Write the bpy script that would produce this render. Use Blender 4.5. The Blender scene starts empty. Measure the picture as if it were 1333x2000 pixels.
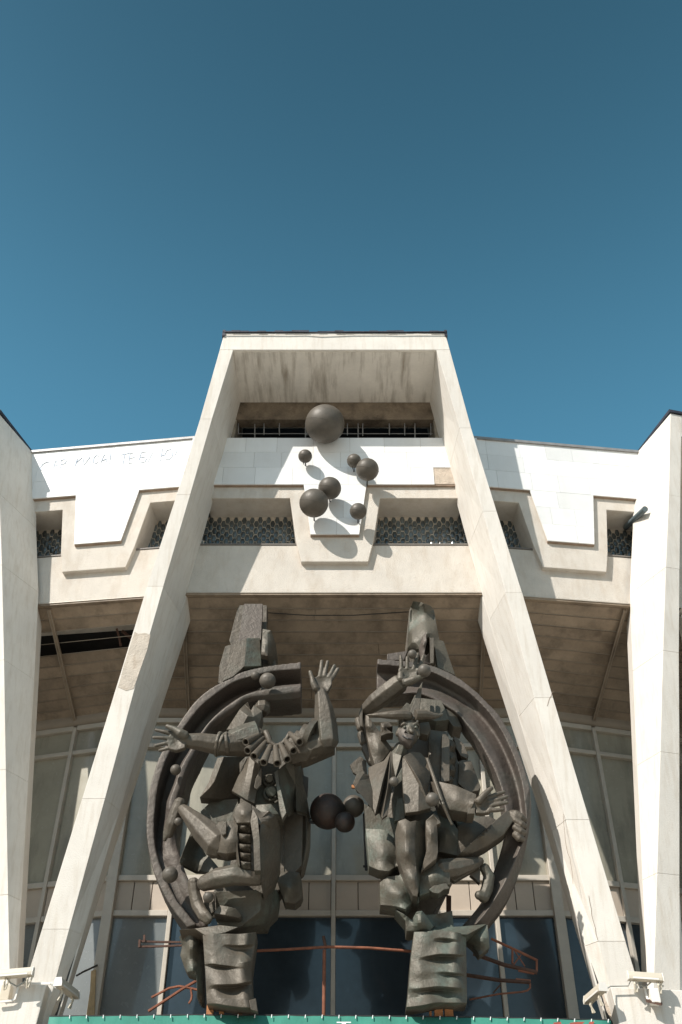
import bpy, bmesh, math, random
import numpy as np
from mathutils import Vector, Matrix
from mathutils.geometry import delaunay_2d_cdt

random.seed(7)
SC = bpy.context.scene
COL = SC.collection
R = math.radians

# ------------------------------------------------------------------ camera, sky, sun, exposure
CX, EYE, TH, FPX = 0.12, 1.6, R(41), 1999.5
cam = bpy.data.cameras.new('camera')
cam.sensor_fit = 'HORIZONTAL'
cam.sensor_width = 24.0
cam.lens = 36.0
cam.clip_start = 0.1
cam.clip_end = 3000
camo = bpy.data.objects.new('camera', cam)
camo.location = (CX, 0, EYE)
camo.rotation_euler = (R(90) + TH, 0, 0)
COL.objects.link(camo)
SC.camera = camo

SUN = Vector((-0.525, -0.55, 0.646)).normalized()      # towards the sun
SUN_EL = math.asin(SUN.z)
SUN_AZ = math.atan2(SUN.x, SUN.y)
world = bpy.data.worlds.new('World')
SC.world = world
world.use_nodes = True
wn = world.node_tree
wn.nodes.clear()
sky = wn.nodes.new('ShaderNodeTexSky')
sky.sky_type = 'NISHITA'
sky.sun_disc = False
sky.sun_elevation = SUN_EL
sky.sun_rotation = SUN_AZ
sky.altitude = 100
sky.air_density = 1.0
sky.dust_density = 0.6
sky.ozone_density = 1.0
hs = wn.nodes.new('ShaderNodeHueSaturation')
hs.inputs['Hue'].default_value = 0.463
hs.inputs['Saturation'].default_value = 1.2
bg = wn.nodes.new('ShaderNodeBackground')
bg.inputs['Strength'].default_value = 0.076
wo = wn.nodes.new('ShaderNodeOutputWorld')
wn.links.new(sky.outputs[0], hs.inputs['Color'])
# the clear sky pales smoothly from the zenith to the horizon, the same all round
wtc = wn.nodes.new('ShaderNodeTexCoord')
wsx = wn.nodes.new('ShaderNodeSeparateXYZ')
wmr = wn.nodes.new('ShaderNodeMapRange')
wmr.interpolation_type = 'SMOOTHSTEP'
wmr.inputs['From Min'].default_value = 0.62
wmr.inputs['From Max'].default_value = 1.0
wmr.inputs['To Min'].default_value = 1.75
wmr.inputs['To Max'].default_value = 0.72
wmx = wn.nodes.new('ShaderNodeVectorMath')
wmx.operation = 'SCALE'
wn.links.new(wtc.outputs['Generated'], wsx.inputs[0])
wn.links.new(wsx.outputs['Z'], wmr.inputs['Value'])
wn.links.new(hs.outputs[0], wmx.inputs[0])
wn.links.new(wmr.outputs[0], wmx.inputs['Scale'])
# warm, pale haze low over the horizon, the same all round
whz = wn.nodes.new('ShaderNodeMapRange')
whz.interpolation_type = 'SMOOTHSTEP'
whz.inputs['From Min'].default_value = 0.02
whz.inputs['From Max'].default_value = 0.60
whz.inputs['To Min'].default_value = 0.85
whz.inputs['To Max'].default_value = 0.0
whm = wn.nodes.new('ShaderNodeMix')
whm.data_type = 'RGBA'
whm.inputs[7].default_value = (3.2, 2.95, 2.65, 1)
wn.links.new(wsx.outputs['Z'], whz.inputs['Value'])
wn.links.new(whz.outputs[0], whm.inputs[0])
wn.links.new(wmx.outputs[0], whm.inputs[6])
wn.links.new(whm.outputs[2], bg.inputs['Color'])
wn.links.new(bg.outputs[0], wo.inputs['Surface'])

sl = bpy.data.lights.new('sun', 'SUN')
sl.energy = 4.4
sl.angle = R(0.5)
sl.color = (1.0, 0.955, 0.89)
slo = bpy.data.objects.new('sun', sl)
slo.rotation_euler = SUN.to_track_quat('Z', 'Y').to_euler()
slo.location = (-20, -20, 30)
COL.objects.link(slo)

SC.view_settings.view_transform = 'Standard'
SC.view_settings.look = 'None'
SC.view_settings.exposure = 0.45
SC.view_settings.gamma = 1.0
SC.view_settings.use_curve_mapping = False


# ------------------------------------------------------------------ measuring helpers
def ray(px, py):
    a, b = px - 666.5, 1000.0 - py
    c, s = math.cos(TH), math.sin(TH)
    return Vector((a, FPX * c - b * s, FPX * s + b * c))


def at(px, py, Y):
    """world point at depth Y that a measured photo point stands for"""
    r = ray(px, py)
    t = Y / r.y
    return Vector((CX + r.x * t, Y, EYE + r.z * t))


def pxm(p):
    """metres per photo pixel at a world point"""
    return (p.y * math.cos(TH) + (p.z - EYE) * math.sin(TH)) / FPX


def lerp(a, b, t):
    return a + (b - a) * t


def table(zs, vs, z):
    if z >= zs[0]:
        i = 0
    elif z <= zs[-1]:
        i = len(zs) - 2
    else:
        i = next(k for k in range(len(zs) - 1) if zs[k + 1] <= z <= zs[k])
    t = (z - zs[i]) / (zs[i + 1] - zs[i])
    return lerp(vs[i], vs[i + 1], t)


# ------------------------------------------------------------------ materials
MATS = {}


def mat(name, base, rough=0.7, var=0.12, scale=3.0, bump=0.15, bscale=40.0, metallic=0.0, spec=0.4,
        stain=None, stain_amt=0.0, stain_scale=(1.2, 1.2, 0.25), rnd=0.0, coat=0.0, bdist=0.02,
        patina=None, patina_amt=0.0, voro=None):
    m = bpy.data.materials.new(name)
    m.use_nodes = True
    nt = m.node_tree
    N, L = nt.nodes, nt.links
    bs = N['Principled BSDF']
    tc = N.new('ShaderNodeTexCoord')
    geo = N.new('ShaderNodeNewGeometry')

    def noise(sc, det=6, vec=None, r=0.6):
        n = N.new('ShaderNodeTexNoise')
        n.inputs['Scale'].default_value = sc
        n.inputs['Detail'].default_value = det
        n.inputs['Roughness'].default_value = r
        L.new(vec if vec else geo.outputs['Position'], n.inputs['Vector'])
        return n

    def ramp(src, a, b):
        r = N.new('ShaderNodeMapRange')
        r.inputs['From Min'].default_value = a
        r.inputs['From Max'].default_value = b
        L.new(src, r.inputs['Value'])
        return r.outputs[0]

    def mix(fac, a, b, mode='MIX'):
        x = N.new('ShaderNodeMix')
        x.data_type = 'RGBA'
        x.blend_type = mode
        for sock, v in ((x.inputs[0], fac), (x.inputs[6], a), (x.inputs[7], b)):
            if isinstance(v, (int, float)):
                sock.default_value = v
            elif isinstance(v, tuple):
                sock.default_value = (*v, 1.0)
            else:
                L.new(v, sock)
        return x.outputs[2]

    lo = tuple(c * (1 - var) for c in base)
    hi = tuple(min(1, c * (1 + var)) for c in base)
    n1 = noise(scale)
    col = mix(ramp(n1.outputs[0], 0.3, 0.7), lo, hi)
    n2 = noise(scale * 9, 4)
    col = mix(ramp(n2.outputs[0], 0.25, 0.75), mix(0.0, col, col), mix(1.0, col, (1 - var * .6,) * 3, 'MULTIPLY'))
    if stain:
        mp = N.new('ShaderNodeMapping')
        mp.inputs['Scale'].default_value = stain_scale
        L.new(geo.outputs['Position'], mp.inputs['Vector'])
        n3 = noise(2.0, 8, mp.outputs[0], 0.65)
        f = ramp(n3.outputs[0], 0.48, 0.72)
        mu = N.new('ShaderNodeMath')
        mu.operation = 'MULTIPLY'
        L.new(f, mu.inputs[0])
        mu.inputs[1].default_value = stain_amt
        col = mix(mu.outputs[0], col, stain)
    if patina:
        n4 = noise(1.7, 9, None, 0.7)
        f = ramp(n4.outputs[0], 0.5, 0.66)
        mu = N.new('ShaderNodeMath')
        mu.operation = 'MULTIPLY'
        L.new(f, mu.inputs[0])
        mu.inputs[1].default_value = patina_amt
        col = mix(mu.outputs[0], col, patina)
    if rnd:
        oi = N.new('ShaderNodeObjectInfo')
        r = N.new('ShaderNodeMapRange')
        r.inputs['To Min'].default_value = 1 - rnd
        r.inputs['To Max'].default_value = 1 + rnd * .3
        L.new(oi.outputs['Random'], r.inputs['Value'])
        cb = N.new('ShaderNodeCombineColor')
        for k in range(3):
            L.new(r.outputs[0], cb.inputs[k])
        col = mix(1.0, col, cb.outputs[0], 'MULTIPLY')
    L.new(col, bs.inputs['Base Color'])
    bs.inputs['Metallic'].default_value = metallic
    bs.inputs['Specular IOR Level'].default_value = spec
    if patina:
        bs.inputs['Specular Tint'].default_value = (1.0, 0.92, 0.81, 1.0)
    rr = N.new('ShaderNodeMapRange')
    rr.inputs['To Min'].default_value = max(0.02, rough - .12)
    rr.inputs['To Max'].default_value = min(1, rough + .12)
    L.new(n2.outputs[0], rr.inputs['Value'])
    L.new(rr.outputs[0], bs.inputs['Roughness'])
    if coat:
        bs.inputs['Coat Weight'].default_value = coat
        bs.inputs['Coat Roughness'].default_value = 0.04
    if bump:
        nb = noise(bscale, 5)
        bp = N.new('ShaderNodeBump')
        bp.inputs['Strength'].default_value = bump
        bp.inputs['Distance'].default_value = bdist
        L.new(nb.outputs[0], bp.inputs['Height'])
        L.new(bp.outputs[0], bs.inputs['Normal'])
    MATS[name] = m
    return m


M_MARBLE = mat('white_marble', (0.79, 0.785, 0.765), rough=0.5, var=0.035, scale=2.0, bump=0.05, bscale=60, rnd=0.13,
               stain=(0.62, 0.58, 0.52), stain_amt=0.25)
M_SLAB = mat('pale_stone_cladding', (0.70, 0.655, 0.59), rough=0.75, var=0.06, scale=1.5, bump=0.25, bscale=55, rnd=0.08,
             stain=(0.48, 0.40, 0.31), stain_amt=0.45, stain_scale=(7, 7, 0.30))
M_PLASTER = mat('rough_plaster', (0.62, 0.565, 0.495), rough=0.9, var=0.07, scale=2.5, bump=0.8, bscale=75, bdist=0.02,
                stain=(0.40, 0.31, 0.22), stain_amt=0.4, stain_scale=(2.6, 2.6, 0.9))
M_RAW = mat('raw_concrete', (0.30, 0.26, 0.205), rough=0.9, var=0.22, scale=4, bump=0.6, bscale=30,
            stain=(0.10, 0.075, 0.05), stain_amt=0.85, stain_scale=(1.8, 1.8, .9))
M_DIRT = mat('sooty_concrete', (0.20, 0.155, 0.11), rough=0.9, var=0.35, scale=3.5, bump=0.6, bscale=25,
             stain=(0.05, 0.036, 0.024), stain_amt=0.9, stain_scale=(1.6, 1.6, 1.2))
M_CEIL = mat('stained_ceiling', (0.74, 0.69, 0.62), rough=0.9, var=0.1, scale=2, bump=0.3, bscale=40,
             stain=(0.22, 0.17, 0.12), stain_amt=0.75, stain_scale=(3.2, .35, 1))
M_MORTAR = mat('mortar', (0.50, 0.42, 0.34), rough=0.95, var=0.2, scale=5, bump=1.0, bscale=35)
M_WORN = mat('worn_render', (0.56, 0.49, 0.41), rough=0.95, var=0.12, scale=5, bump=0.7, bscale=35,
             stain=(0.34, 0.26, 0.19), stain_amt=0.7, stain_scale=(4, 4, 1.5))
M_EDGE = mat('brown_edge', (0.30, 0.22, 0.16), rough=0.9, var=0.2, scale=8)
M_FLASH = mat('dark_flashing', (0.035, 0.036, 0.05), rough=0.6, var=0.4, scale=5, bump=0.3, bscale=20)
M_TRIM = mat('grey_metal_trim', (0.30, 0.29, 0.28), rough=0.5, var=0.2, scale=6, metallic=0.3)
M_PLANK = mat('brown_soffit_plank', (0.29, 0.222, 0.158), rough=0.6, var=0.22, scale=2.2, bump=0.2, bscale=18, rnd=0.22,
              stain=(0.085, 0.06, 0.04), stain_amt=0.75, stain_scale=(1.2, 1.2, 1.2))
M_COVE = mat('pale_cove', (0.30, 0.25, 0.195), rough=0.6, var=0.1, scale=2)
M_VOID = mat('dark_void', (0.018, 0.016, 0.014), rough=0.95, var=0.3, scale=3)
M_FRAME = mat('aluminium_frame', (0.52, 0.47, 0.40), rough=0.5, var=0.08, scale=5, metallic=0.15, bump=0.05)
M_FRAMEB = mat('frame_base', (0.16, 0.14, 0.12), rough=0.6, var=0.2, scale=5)
M_PANEU = mat('dusty_pane_with_blind', (0.37, 0.345, 0.275), rough=0.24, var=0.13, scale=1.1, bump=0.10, bscale=1.0, spec=0.4, coat=0.25,
              stain=(0.16, 0.155, 0.13), stain_amt=0.7, stain_scale=(1.4, 1.4, .35), rnd=0.2, bdist=0.05)
M_PANEL = mat('dark_blue_pane', (0.030, 0.045, 0.058), rough=0.2, var=0.35, scale=0.9, bump=0.05, bscale=1.0, spec=0.5, coat=0.6,
              rnd=0.25, bdist=0.05)
M_PANEG = mat('grey_dusty_pane', (0.17, 0.18, 0.175), rough=0.25, var=0.2, scale=1.0, bump=0.05, bscale=1.0, spec=0.5, coat=0.6, bdist=0.05)
M_SPAN = mat('beige_spandrel', (0.50, 0.42, 0.34), rough=0.55, var=0.06, scale=3, rnd=0.06, bump=0.05)
M_GBLOCK = mat('glass_block', (0.095, 0.11, 0.108), rough=0.16, var=0.25, scale=6, bump=0.05, bscale=30, spec=0.5, coat=0.3, rnd=0.5)
M_GMORT = mat('glass_block_mortar', (0.52, 0.45, 0.36), rough=0.85, var=0.15, scale=8)
BR = dict(rough=0.53, var=0.2, scale=2.6, bump=0.65, bscale=15, spec=0.55, metallic=0.0, bdist=0.018)
M_BRONZE = mat('brown_bronze', (0.084, 0.069, 0.052), stain=(0.029, 0.025, 0.020), stain_amt=0.5, stain_scale=(2.5, 2.5, .5),
               patina=(0.085, 0.094, 0.078), patina_amt=0.45, **BR)
M_GREEN = mat('verdigris_bronze', (0.078, 0.070, 0.053), stain=(0.027, 0.027, 0.022), stain_amt=0.5, stain_scale=(2.5, 2.5, .4),
              patina=(0.110, 0.145, 0.122), patina_amt=0.65, **BR)
M_RINGM = mat('rosy_bronze', (0.081, 0.065, 0.055), stain=(0.051, 0.043, 0.037), stain_amt=0.5, patina=(0.067, 0.075, 0.063), patina_amt=0.45,
              stain_scale=(2, 2, 2), **BR)
M_BALL = mat('ball_bronze', (0.112, 0.097, 0.079), rough=0.5, var=0.12, scale=3, bump=0.25, bscale=9, spec=0.3, metallic=0.1, bdist=0.02,
             stain=(0.058, 0.052, 0.044), stain_amt=0.5, stain_scale=(2, 2, 2))
M_BALL_SHADED = mat('rusty_shaded_ball', (0.055, 0.045, 0.040), rough=0.5, var=0.4, scale=3, bump=0.25, bscale=9, spec=0.4, metallic=0.2,  # rust, plus the figure's cast shade put in as a darker base
              stain=(0.10, 0.04, 0.022), stain_amt=0.6, stain_scale=(2, 2, 2))
M_RUST = mat('rusty_steel', (0.235, 0.085, 0.045), rough=0.75, var=0.35, scale=9, bump=0.4, bscale=60)
M_RUSTD = mat('dark_rust', (0.09, 0.045, 0.03), rough=0.8, var=0.35, scale=9, bump=0.4, bscale=60)
M_ORANGE = mat('orange_primer', (0.46, 0.20, 0.08), rough=0.7, var=0.25, scale=6)
M_WOOD = mat('bare_wood', (0.50, 0.36, 0.20), rough=0.8, var=0.2, scale=8)
M_BAN = mat('green_banner', (0.042, 0.205, 0.150), rough=0.6, var=0.2, scale=2.5, bump=0.3, bscale=5, bdist=0.03)
M_BANW = mat('banner_white', (0.75, 0.76, 0.74), rough=0.6, var=0.03)
M_BANR = mat('banner_red', (0.36, 0.075, 0.05), rough=0.6, var=0.2, scale=8)
M_LAMP = mat('cream_lamp', (0.56, 0.50, 0.40), rough=0.5, var=0.06, bump=0.0)
M_WHITE = mat('white_paint', (0.74, 0.70, 0.64), rough=0.6, var=0.05)
M_CABLE = mat('grey_cable', (0.34, 0.34, 0.31), rough=0.6, var=0.1)
M_DARK = mat('black_metal', (0.03, 0.028, 0.026), rough=0.6, var=0.3)
M_PIPE = mat('slate_pipe', (0.10, 0.13, 0.14), rough=0.5, var=0.15)
M_BLUE = mat('faded_blue_paint', (0.54, 0.60, 0.70), rough=0.8, var=0.25, scale=9)
M_GROUND = mat('plaza_paving', (0.44, 0.40, 0.345), rough=0.9, var=0.15, scale=0.6, bump=0.2, bscale=12)


# ------------------------------------------------------------------ object helpers
def link(name, bm, m, parent=None, smooth=None, bevel=0.0, seg=2, kind=None):
    me = bpy.data.meshes.new(name)
    bm.normal_update()
    bm.to_mesh(me)
    bm.free()
    me.materials.append(m)
    o = bpy.data.objects.new(name, me)
    COL.objects.link(o)
    if parent:
        o.parent = parent
        if parent.type == 'EMPTY':
            o.matrix_parent_inverse = Matrix.Translation(-parent.location)
    if bevel:
        b = o.modifiers.new('bevel', 'BEVEL')
        b.width = bevel
        b.segments = seg
        b.limit_method = 'ANGLE'
        b.angle_limit = R(30)
    if smooth is not None:
        me.polygons.foreach_set('use_smooth', [True] * len(me.polygons))
        me.set_sharp_from_angle(angle=R(smooth))
    if kind:
        o['kind'] = kind
    return o


def thing(name, label, cat, group=None, loc=(0, 0, 0)):
    o = bpy.data.objects.new(name, None)
    o.empty_display_size = 0.3
    o.location = loc
    COL.objects.link(o)
    o['label'] = label
    o['category'] = cat
    if group:
        o['group'] = group
    return o


def tag(o, label, cat, group=None):
    o['label'] = label
    o['category'] = cat
    if group:
        o['group'] = group
    return o


def add_hex(bm, pts8):
    """closed box from 8 points: bottom loop 0-3, top loop 4-7"""
    v = [bm.verts.new(p) for p in pts8]
    for f in ((3, 2, 1, 0), (4, 5, 6, 7), (0, 1, 5, 4), (1, 2, 6, 5), (2, 3, 7, 6), (3, 0, 4, 7)):
        bm.faces.new([v[i] for i in f])
    return v


def add_prism(bm, pts, off):
    """n-gon and its copy shifted by off, closed"""
    a = [bm.verts.new(p) for p in pts]
    b = [bm.verts.new(Vector(p) + off) for p in pts]
    n = len(pts)
    bm.faces.new(a)
    bm.faces.new(b[::-1])
    for i in range(n):
        j = (i + 1) % n
        bm.faces.new((a[j], a[i], b[i], b[j]))


def fixn(bm):
    bmesh.ops.recalc_face_normals(bm, faces=bm.faces[:])


def add_tube(bm, pts, rad, n=8, cap=True):
    """tube along pts; rad a number or a list"""
    pts = [Vector(p) for p in pts]
    rs = rad if isinstance(rad, (list, tuple)) else [rad] * len(pts)
    t0 = (pts[1] - pts[0]).normalized()
    ref = Vector((0, 0, 1)) if abs(t0.z) < 0.9 else Vector((1, 0, 0))
    u = t0.cross(ref).normalized()
    rings = []
    for i, p in enumerate(pts):
        a = pts[max(0, i - 1)]
        b = pts[min(len(pts) - 1, i + 1)]
        t = (b - a).normalized()
        u = (u - t * u.dot(t)).normalized()
        w = t.cross(u)
        ring = []
        for k in range(n):
            an = 2 * math.pi * (k + .5) / n
            ring.append(bm.verts.new(p + (u * math.cos(an) + w * math.sin(an)) * rs[i]))
        rings.append(ring)
    for a, b in zip(rings, rings[1:]):
        for k in range(n):
            bm.faces.new((a[k], a[(k + 1) % n], b[(k + 1) % n], b[k]))
    if cap:
        bm.faces.new(rings[0][::-1])
        bm.faces.new(rings[-1])


def add_ball(bm, c, r, seg=24, sx=1, sy=1, sz=1):
    bmesh.ops.create_uvsphere(bm, u_segments=seg, v_segments=seg // 2, radius=1.0,
                              matrix=Matrix.Translation(c) @ Matrix.Diagonal((r * sx, r * sy, r * sz, 1)))


def box_bm(x0, x1, y0, y1, z0, z1):
    bm = bmesh.new()
    add_hex(bm, [(x0, y0, z0), (x1, y0, z0), (x1, y1, z0), (x0, y1, z0), (x0, y0, z1), (x1, y0, z1), (x1, y1, z1), (x0, y1, z1)])
    fixn(bm)
    return bm


# ------------------------------------------------------------------ ground
bm = bmesh.new()
vs = [bm.verts.new(p) for p in ((-900, -900, 0), (900, -900, 0), (900, 900, 0), (-900, 900, 0))]
bm.faces.new(vs)
g = link('ground', bm, M_GROUND)
g['kind'] = 'structure'

# ------------------------------------------------------------------ building: frames of reference
A1, A2 = R(6.9), R(13.8)
SIDE_L = 1.87


class Face:
    """vertical facade plane: s along, d inwards, z up"""

    def __init__(self, O, ang, sgn):
        self.O = Vector((O[0], O[1], 0))
        self.t = Vector((sgn * math.cos(ang), math.sin(ang), 0))
        self.n = Vector((-sgn * math.sin(ang), math.cos(ang), 0))

    def p(self, s, z, d=0.0):
        q = self.O + self.t * s + self.n * d
        return Vector((q.x, q.y, z))

    def px(self, px, py, d=0.0):
        r = ray(px, py)
        o = self.O + self.n * d
        t = ((o.x - CX) * self.n.x + o.y * self.n.y) / (r.x * self.n.x + r.y * self.n.y)
        w = Vector((CX + r.x * t, r.y * t, EYE + r.z * t))
        return ((w - o).dot(self.t), w.z)


FC = Face((0, 14.0), 0.0, 1)
FL = Face((-2.4, 14.0), A1, -1)
FR = Face((2.4, 14.0), A1, 1)


def plate(name, face, sz, d0, d1, m, parent, bevel=0.0):
    bm = bmesh.new()
    pts = [face.p(s, z, d0) for s, z in sz]
    add_prism(bm, pts, face.n * (d1 - d0))
    fixn(bm)
    return link(name, bm, m, parent, bevel=bevel)


def mirror_sides(f):
    for face, sg in ((FL, -1), (FR, 1)):
        f(face, sg)


B = thing('circus_building', 'pale concrete circus building with leaning columns and a tall central portal', 'building')

Z_TOP, Z_R1, Z_R2, Z_MB = 15.672, 15.285, 14.882, 14.45
Z_MOT, Z_WT, Z_WB, Z_BB, Z_BM = 13.245, 14.168, 13.131, 12.089, 12.681

# ------------------------------------------------------------------ frieze: bodies, bands, tiles
x_wt = 2.60


def frieze(face, s0, s1, mc, mt, mb, bt, bw, bb, first_course, is_mid):
    """one bay of the frieze. mc: centre of the drop motif, half widths mt/mb (marble), bt/bw/bb (plaster)"""
    beam = plate('lower_beam', face, [(s0, Z_BB), (s1, Z_BB), (s1, Z_WB), (s0, Z_WB)], 0.17, 1.15, M_PLASTER, B, bevel=0.012)
    # upper body over the windows
    plate('upper_wall', face, [(s0, Z_WT + .003), (s1, Z_WT + .003), (s1, Z_TOP - .02), (s0, Z_TOP - .02)], 0.10, 0.85, M_PLASTER, B)
    # plaster band with drop motif
    plate('plaster_band', face, [(s0, Z_WT), (mc - bt, Z_WT), (mc - bw, Z_WB), (mc - bb, Z_BM), (mc + bb, Z_BM), (mc + bw, Z_WB), (mc + bt, Z_WT),
                                 (s1, Z_WT), (s1, Z_MB + .05), (s0, Z_MB + .05)], 0.07, 0.20, M_PLASTER, B, bevel=0.01)
    # block behind the motif that closes the windows
    plate('window_pier', face, [(mc - bw + .01, Z_WB + .002), (mc + bw - .01, Z_WB + .002), (mc + bt - .01, Z_WT - .002), (mc - bt + .01, Z_WT - .002)],
          0.19, 0.84, M_PLASTER, B)
    # brown edge strip under the marble
    plate('brown_edge', face, [(s0, Z_MB - .012), (mc - mt - .01, Z_MB - .012), (mc - mt - .01, Z_MB + .03), (s0, Z_MB + .03)], 0.022, 0.071, M_EDGE, B)
    plate('brown_edge', face, [(mc + mt + .01, Z_MB - .012), (s1, Z_MB - .012), (s1, Z_MB + .03), (mc + mt + .01, Z_MB + .03)], 0.022, 0.071, M_EDGE, B)
    plate('brown_edge', face, [(mc - mb, Z_MOT - .014), (mc + mb, Z_MOT - .014), (mc + mb, Z_MOT + .03), (mc - mb, Z_MOT + .03)], 0.022, 0.071, M_EDGE, B)
    # backing for the tiles
    back = plate('marble_cladding', face, [(s0, Z_MB + .02), (mc - mt + .02, Z_MB + .02), (mc - mb + .02, Z_MOT + .02), (mc + mb - .02, Z_MOT + .02),
                                           (mc + mt - .02, Z_MB + .02), (s1, Z_MB + .02), (s1, Z_TOP - .01), (s0, Z_TOP - .01)], 0.012, 0.09, M_MORTAR, B)
    g = 0.002

    def tile(z0, z1, a0, a1, b0, b1):
        """a: s at z0, b: s at z1"""
        d = random.uniform(-.002, .002)
        bm = bmesh.new()
        add_prism(bm, [face.p(a0 + g, z0 + g, d), face.p(a1 - g, z0 + g, d), face.p(b1 - g, z1 - g, d), face.p(b0 + g, z1 - g, d)], face.n * 0.03)
        fixn(bm)
        link('marble_tile', bm, M_MARBLE, back)

    rows = [(Z_MB, Z_R2), (Z_R2, Z_R1), (Z_R1, Z_TOP)]
    for k, (z0, z1) in enumerate(rows):
        s = s0
        cuts = [s0]
        while cuts[-1] < s1 - .75:
            cuts.append(cuts[-1] + random.choice((.52, .6, .66, .7)))
        cuts.append(s1)
        for c0, c1 in zip(cuts, cuts[1:]):
            if is_mid and k == 0 and c1 > 1.86:
                c1 = min(c1, 1.86)
                if c0 >= 1.80:
                    continue
            tile(z0, z1, c0, c1, c0, c1)
    mr = [Z_MOT, 13.64, 14.05, Z_MB]
    for k in range(3):
        z0, z1 = mr[k], mr[k + 1]
        t0, t1 = (z0 - Z_MOT) / (Z_MB - Z_MOT), (z1 - Z_MOT) / (Z_MB - Z_MOT)
        w0, w1 = lerp(mb, mt, t0), lerp(mb, mt, t1)
        nsp = 2 if k != 1 else 3
        cs = sorted([random.uniform(-.15, .15)] if nsp == 2 else [random.uniform(-.3, -.15), random.uniform(.1, .25)])
        e0 = [-w0] + cs + [w0]
        e1 = [-w1] + cs + [w1]
        for i in range(len(e0) - 1):
            tile(z0, z1, mc + e0[i], mc + e0[i + 1], mc + e1[i], mc + e1[i + 1])
    return back


frieze(FC, -2.75, 2.75, 0.01, .585, .435, .83, .685, .585, 0, True)
backL = frieze(FL, 0.0, 3.74, SIDE_L, .61, .43, .84, .68, .578, 0, False)
frieze(FR, 0.0, 3.74, SIDE_L, .61, .43, .84, .68, .578, 0, False)

# roof edge metal on the side bays
for face in (FL, FR):
    plate('roof_edge', face, [(-.1, Z_TOP), (3.74, Z_TOP), (3.74, Z_TOP + .055), (-.1, Z_TOP + .055)], -0.035, 0.9, M_TRIM, B)
    plate('roof_membrane', face, [(-.1, Z_TOP + .056), (3.74, Z_TOP + .056), (3.74, Z_TOP + .075), (-.1, Z_TOP + .075)], 0.05, 0.9, M_FLASH, B)


# glass block windows
def glass_window(face, s0, s1):
    zt, zb = Z_WT + .02, Z_WB
    w = plate('glass_block_window', face, [(s0, zb - .02), (s1, zb - .02), (s1, zt), (s0, zt)], 0.62, 0.70, M_GMORT, B)
    plate('window_sill', face, [(s0, zb + .001), (s1, zb + .001), (s1, zb + .03), (s0, zb + .03)], 0.155, 0.61, M_FRAMEB, w)
    cp, rp = 0.154, 0.0855           # column pitch, row pitch (rows are staggered)
    W, H, E2 = .093, .150, .023
    outl = [(E2, -H / 2), (W / 2, 0), (E2, H / 2), (-E2, H / 2), (-W / 2, 0), (-E2, -H / 2)]
    bmb = bmesh.new()
    base = [bmb.verts.new((x, 0.03, z)) for x, z in outl]
    rim = [bmb.verts.new((x * .97, -0.004, z * .97)) for x, z in outl]
    mid = [bmb.verts.new((x * .62, -0.010, z * .62 + .003)) for x, z in outl]
    tip = bmb.verts.new((0, -0.016, .006))
    n = 6
    for p, q in ((base, rim), (rim, mid)):
        for i in range(n):
            j = (i + 1) % n
            bmb.faces.new((p[i], p[j], q[j], q[i]))
    for i in range(n):
        bmb.faces.new((mid[i], mid[(i + 1) % n], tip))
    fixn(bmb)
    me = bpy.data.meshes.new('glass_block')
    bmb.to_mesh(me)
    bmb.free()
    me.materials.append(M_GBLOCK)
    rot = Matrix(((face.t.x, face.n.x, 0), (face.t.y, face.n.y, 0), (0, 0, 1))).to_4x4()
    r = 0
    while True:
        z = zb + .02 + r * rp
        if z > zt - .02:
            break
        s = s0 + (cp * .5 if r % 2 else 0) + .05
        while s < s1:
            o = bpy.data.objects.new('glass_block', me)
            COL.objects.link(o)
            o.parent = w
            p = face.p(s + random.uniform(-.003, .003), z + random.uniform(-.003, .003), 0.612)
            o.matrix_local = Matrix.Translation(p) @ rot @ Matrix.Rotation(random.uniform(-.12, .12), 4, 'X') @ Matrix.Rotation(random.uniform(-.16, .16), 4, 'Z')
            s += cp
        r += 1
    return w


glass_window(FC, -2.75, -0.66)
glass_window(FC, 0.68, 2.75)
for f in (FL, FR):
    glass_window(f, 0.55, SIDE_L - .62)
    glass_window(f, SIDE_L + .62, 3.6)

# ------------------------------------------------------------------ columns
ZO = [17.293, 14.62, 11.48, 9.2, 7.12, 5.88]
XO = [2.150, 2.525, 3.065, 3.42, 3.75, 3.95]
ZI = [17.293, 16.847, 14.64, 13.35, 11.58, 9.77, 8.7, 7.47, 5.7]
XI = [1.880, 1.951, 2.318, 2.505, 2.781, 3.046, 3.18, 3.359, 3.60]
ZWI = [17.293, 15.67, 14.08, 12.08, 9.41, 7.63, 5.6]
XWI = [1.85, 2.065, 2.262, 2.527, 2.938, 3.195, 3.47]
ZWO = [17.293, 15.6, 14.5, 12.05, 8.0, 5.6]
XWO = [2.30, 2.54, 2.72, 3.22, 3.72, 4.02]
ZRI = [12.3, 11.94, 9.77, 7.82, 5.6]
XRI = [2.42, 2.476, 2.86, 3.21, 3.56]


def Yf(z):
    return 14.05 - .112 * (z - 5.6)


def xf_id(p):
    return Vector(p)


M0 = Vector((0, 14.0, 0)) + Vector((2.4, 0, 0)) + FR.t * SIDE_L     # foot of the side bay's mid plane (right)


def reflect(p, sg):
    """mirror a centre-portal point in the mid plane of a side bay"""
    p = Vector(p)
    M = Vector((M0.x * sg, M0.y, 0))
    t = FL.t if sg < 0 else FR.t
    q = p - 2 * ((p - M).dot(t)) * t
    return q - t * (.04 + .34 * max(0, 15.6 - p.z) / 9.7)      # the neighbours stand a little steeper


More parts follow.
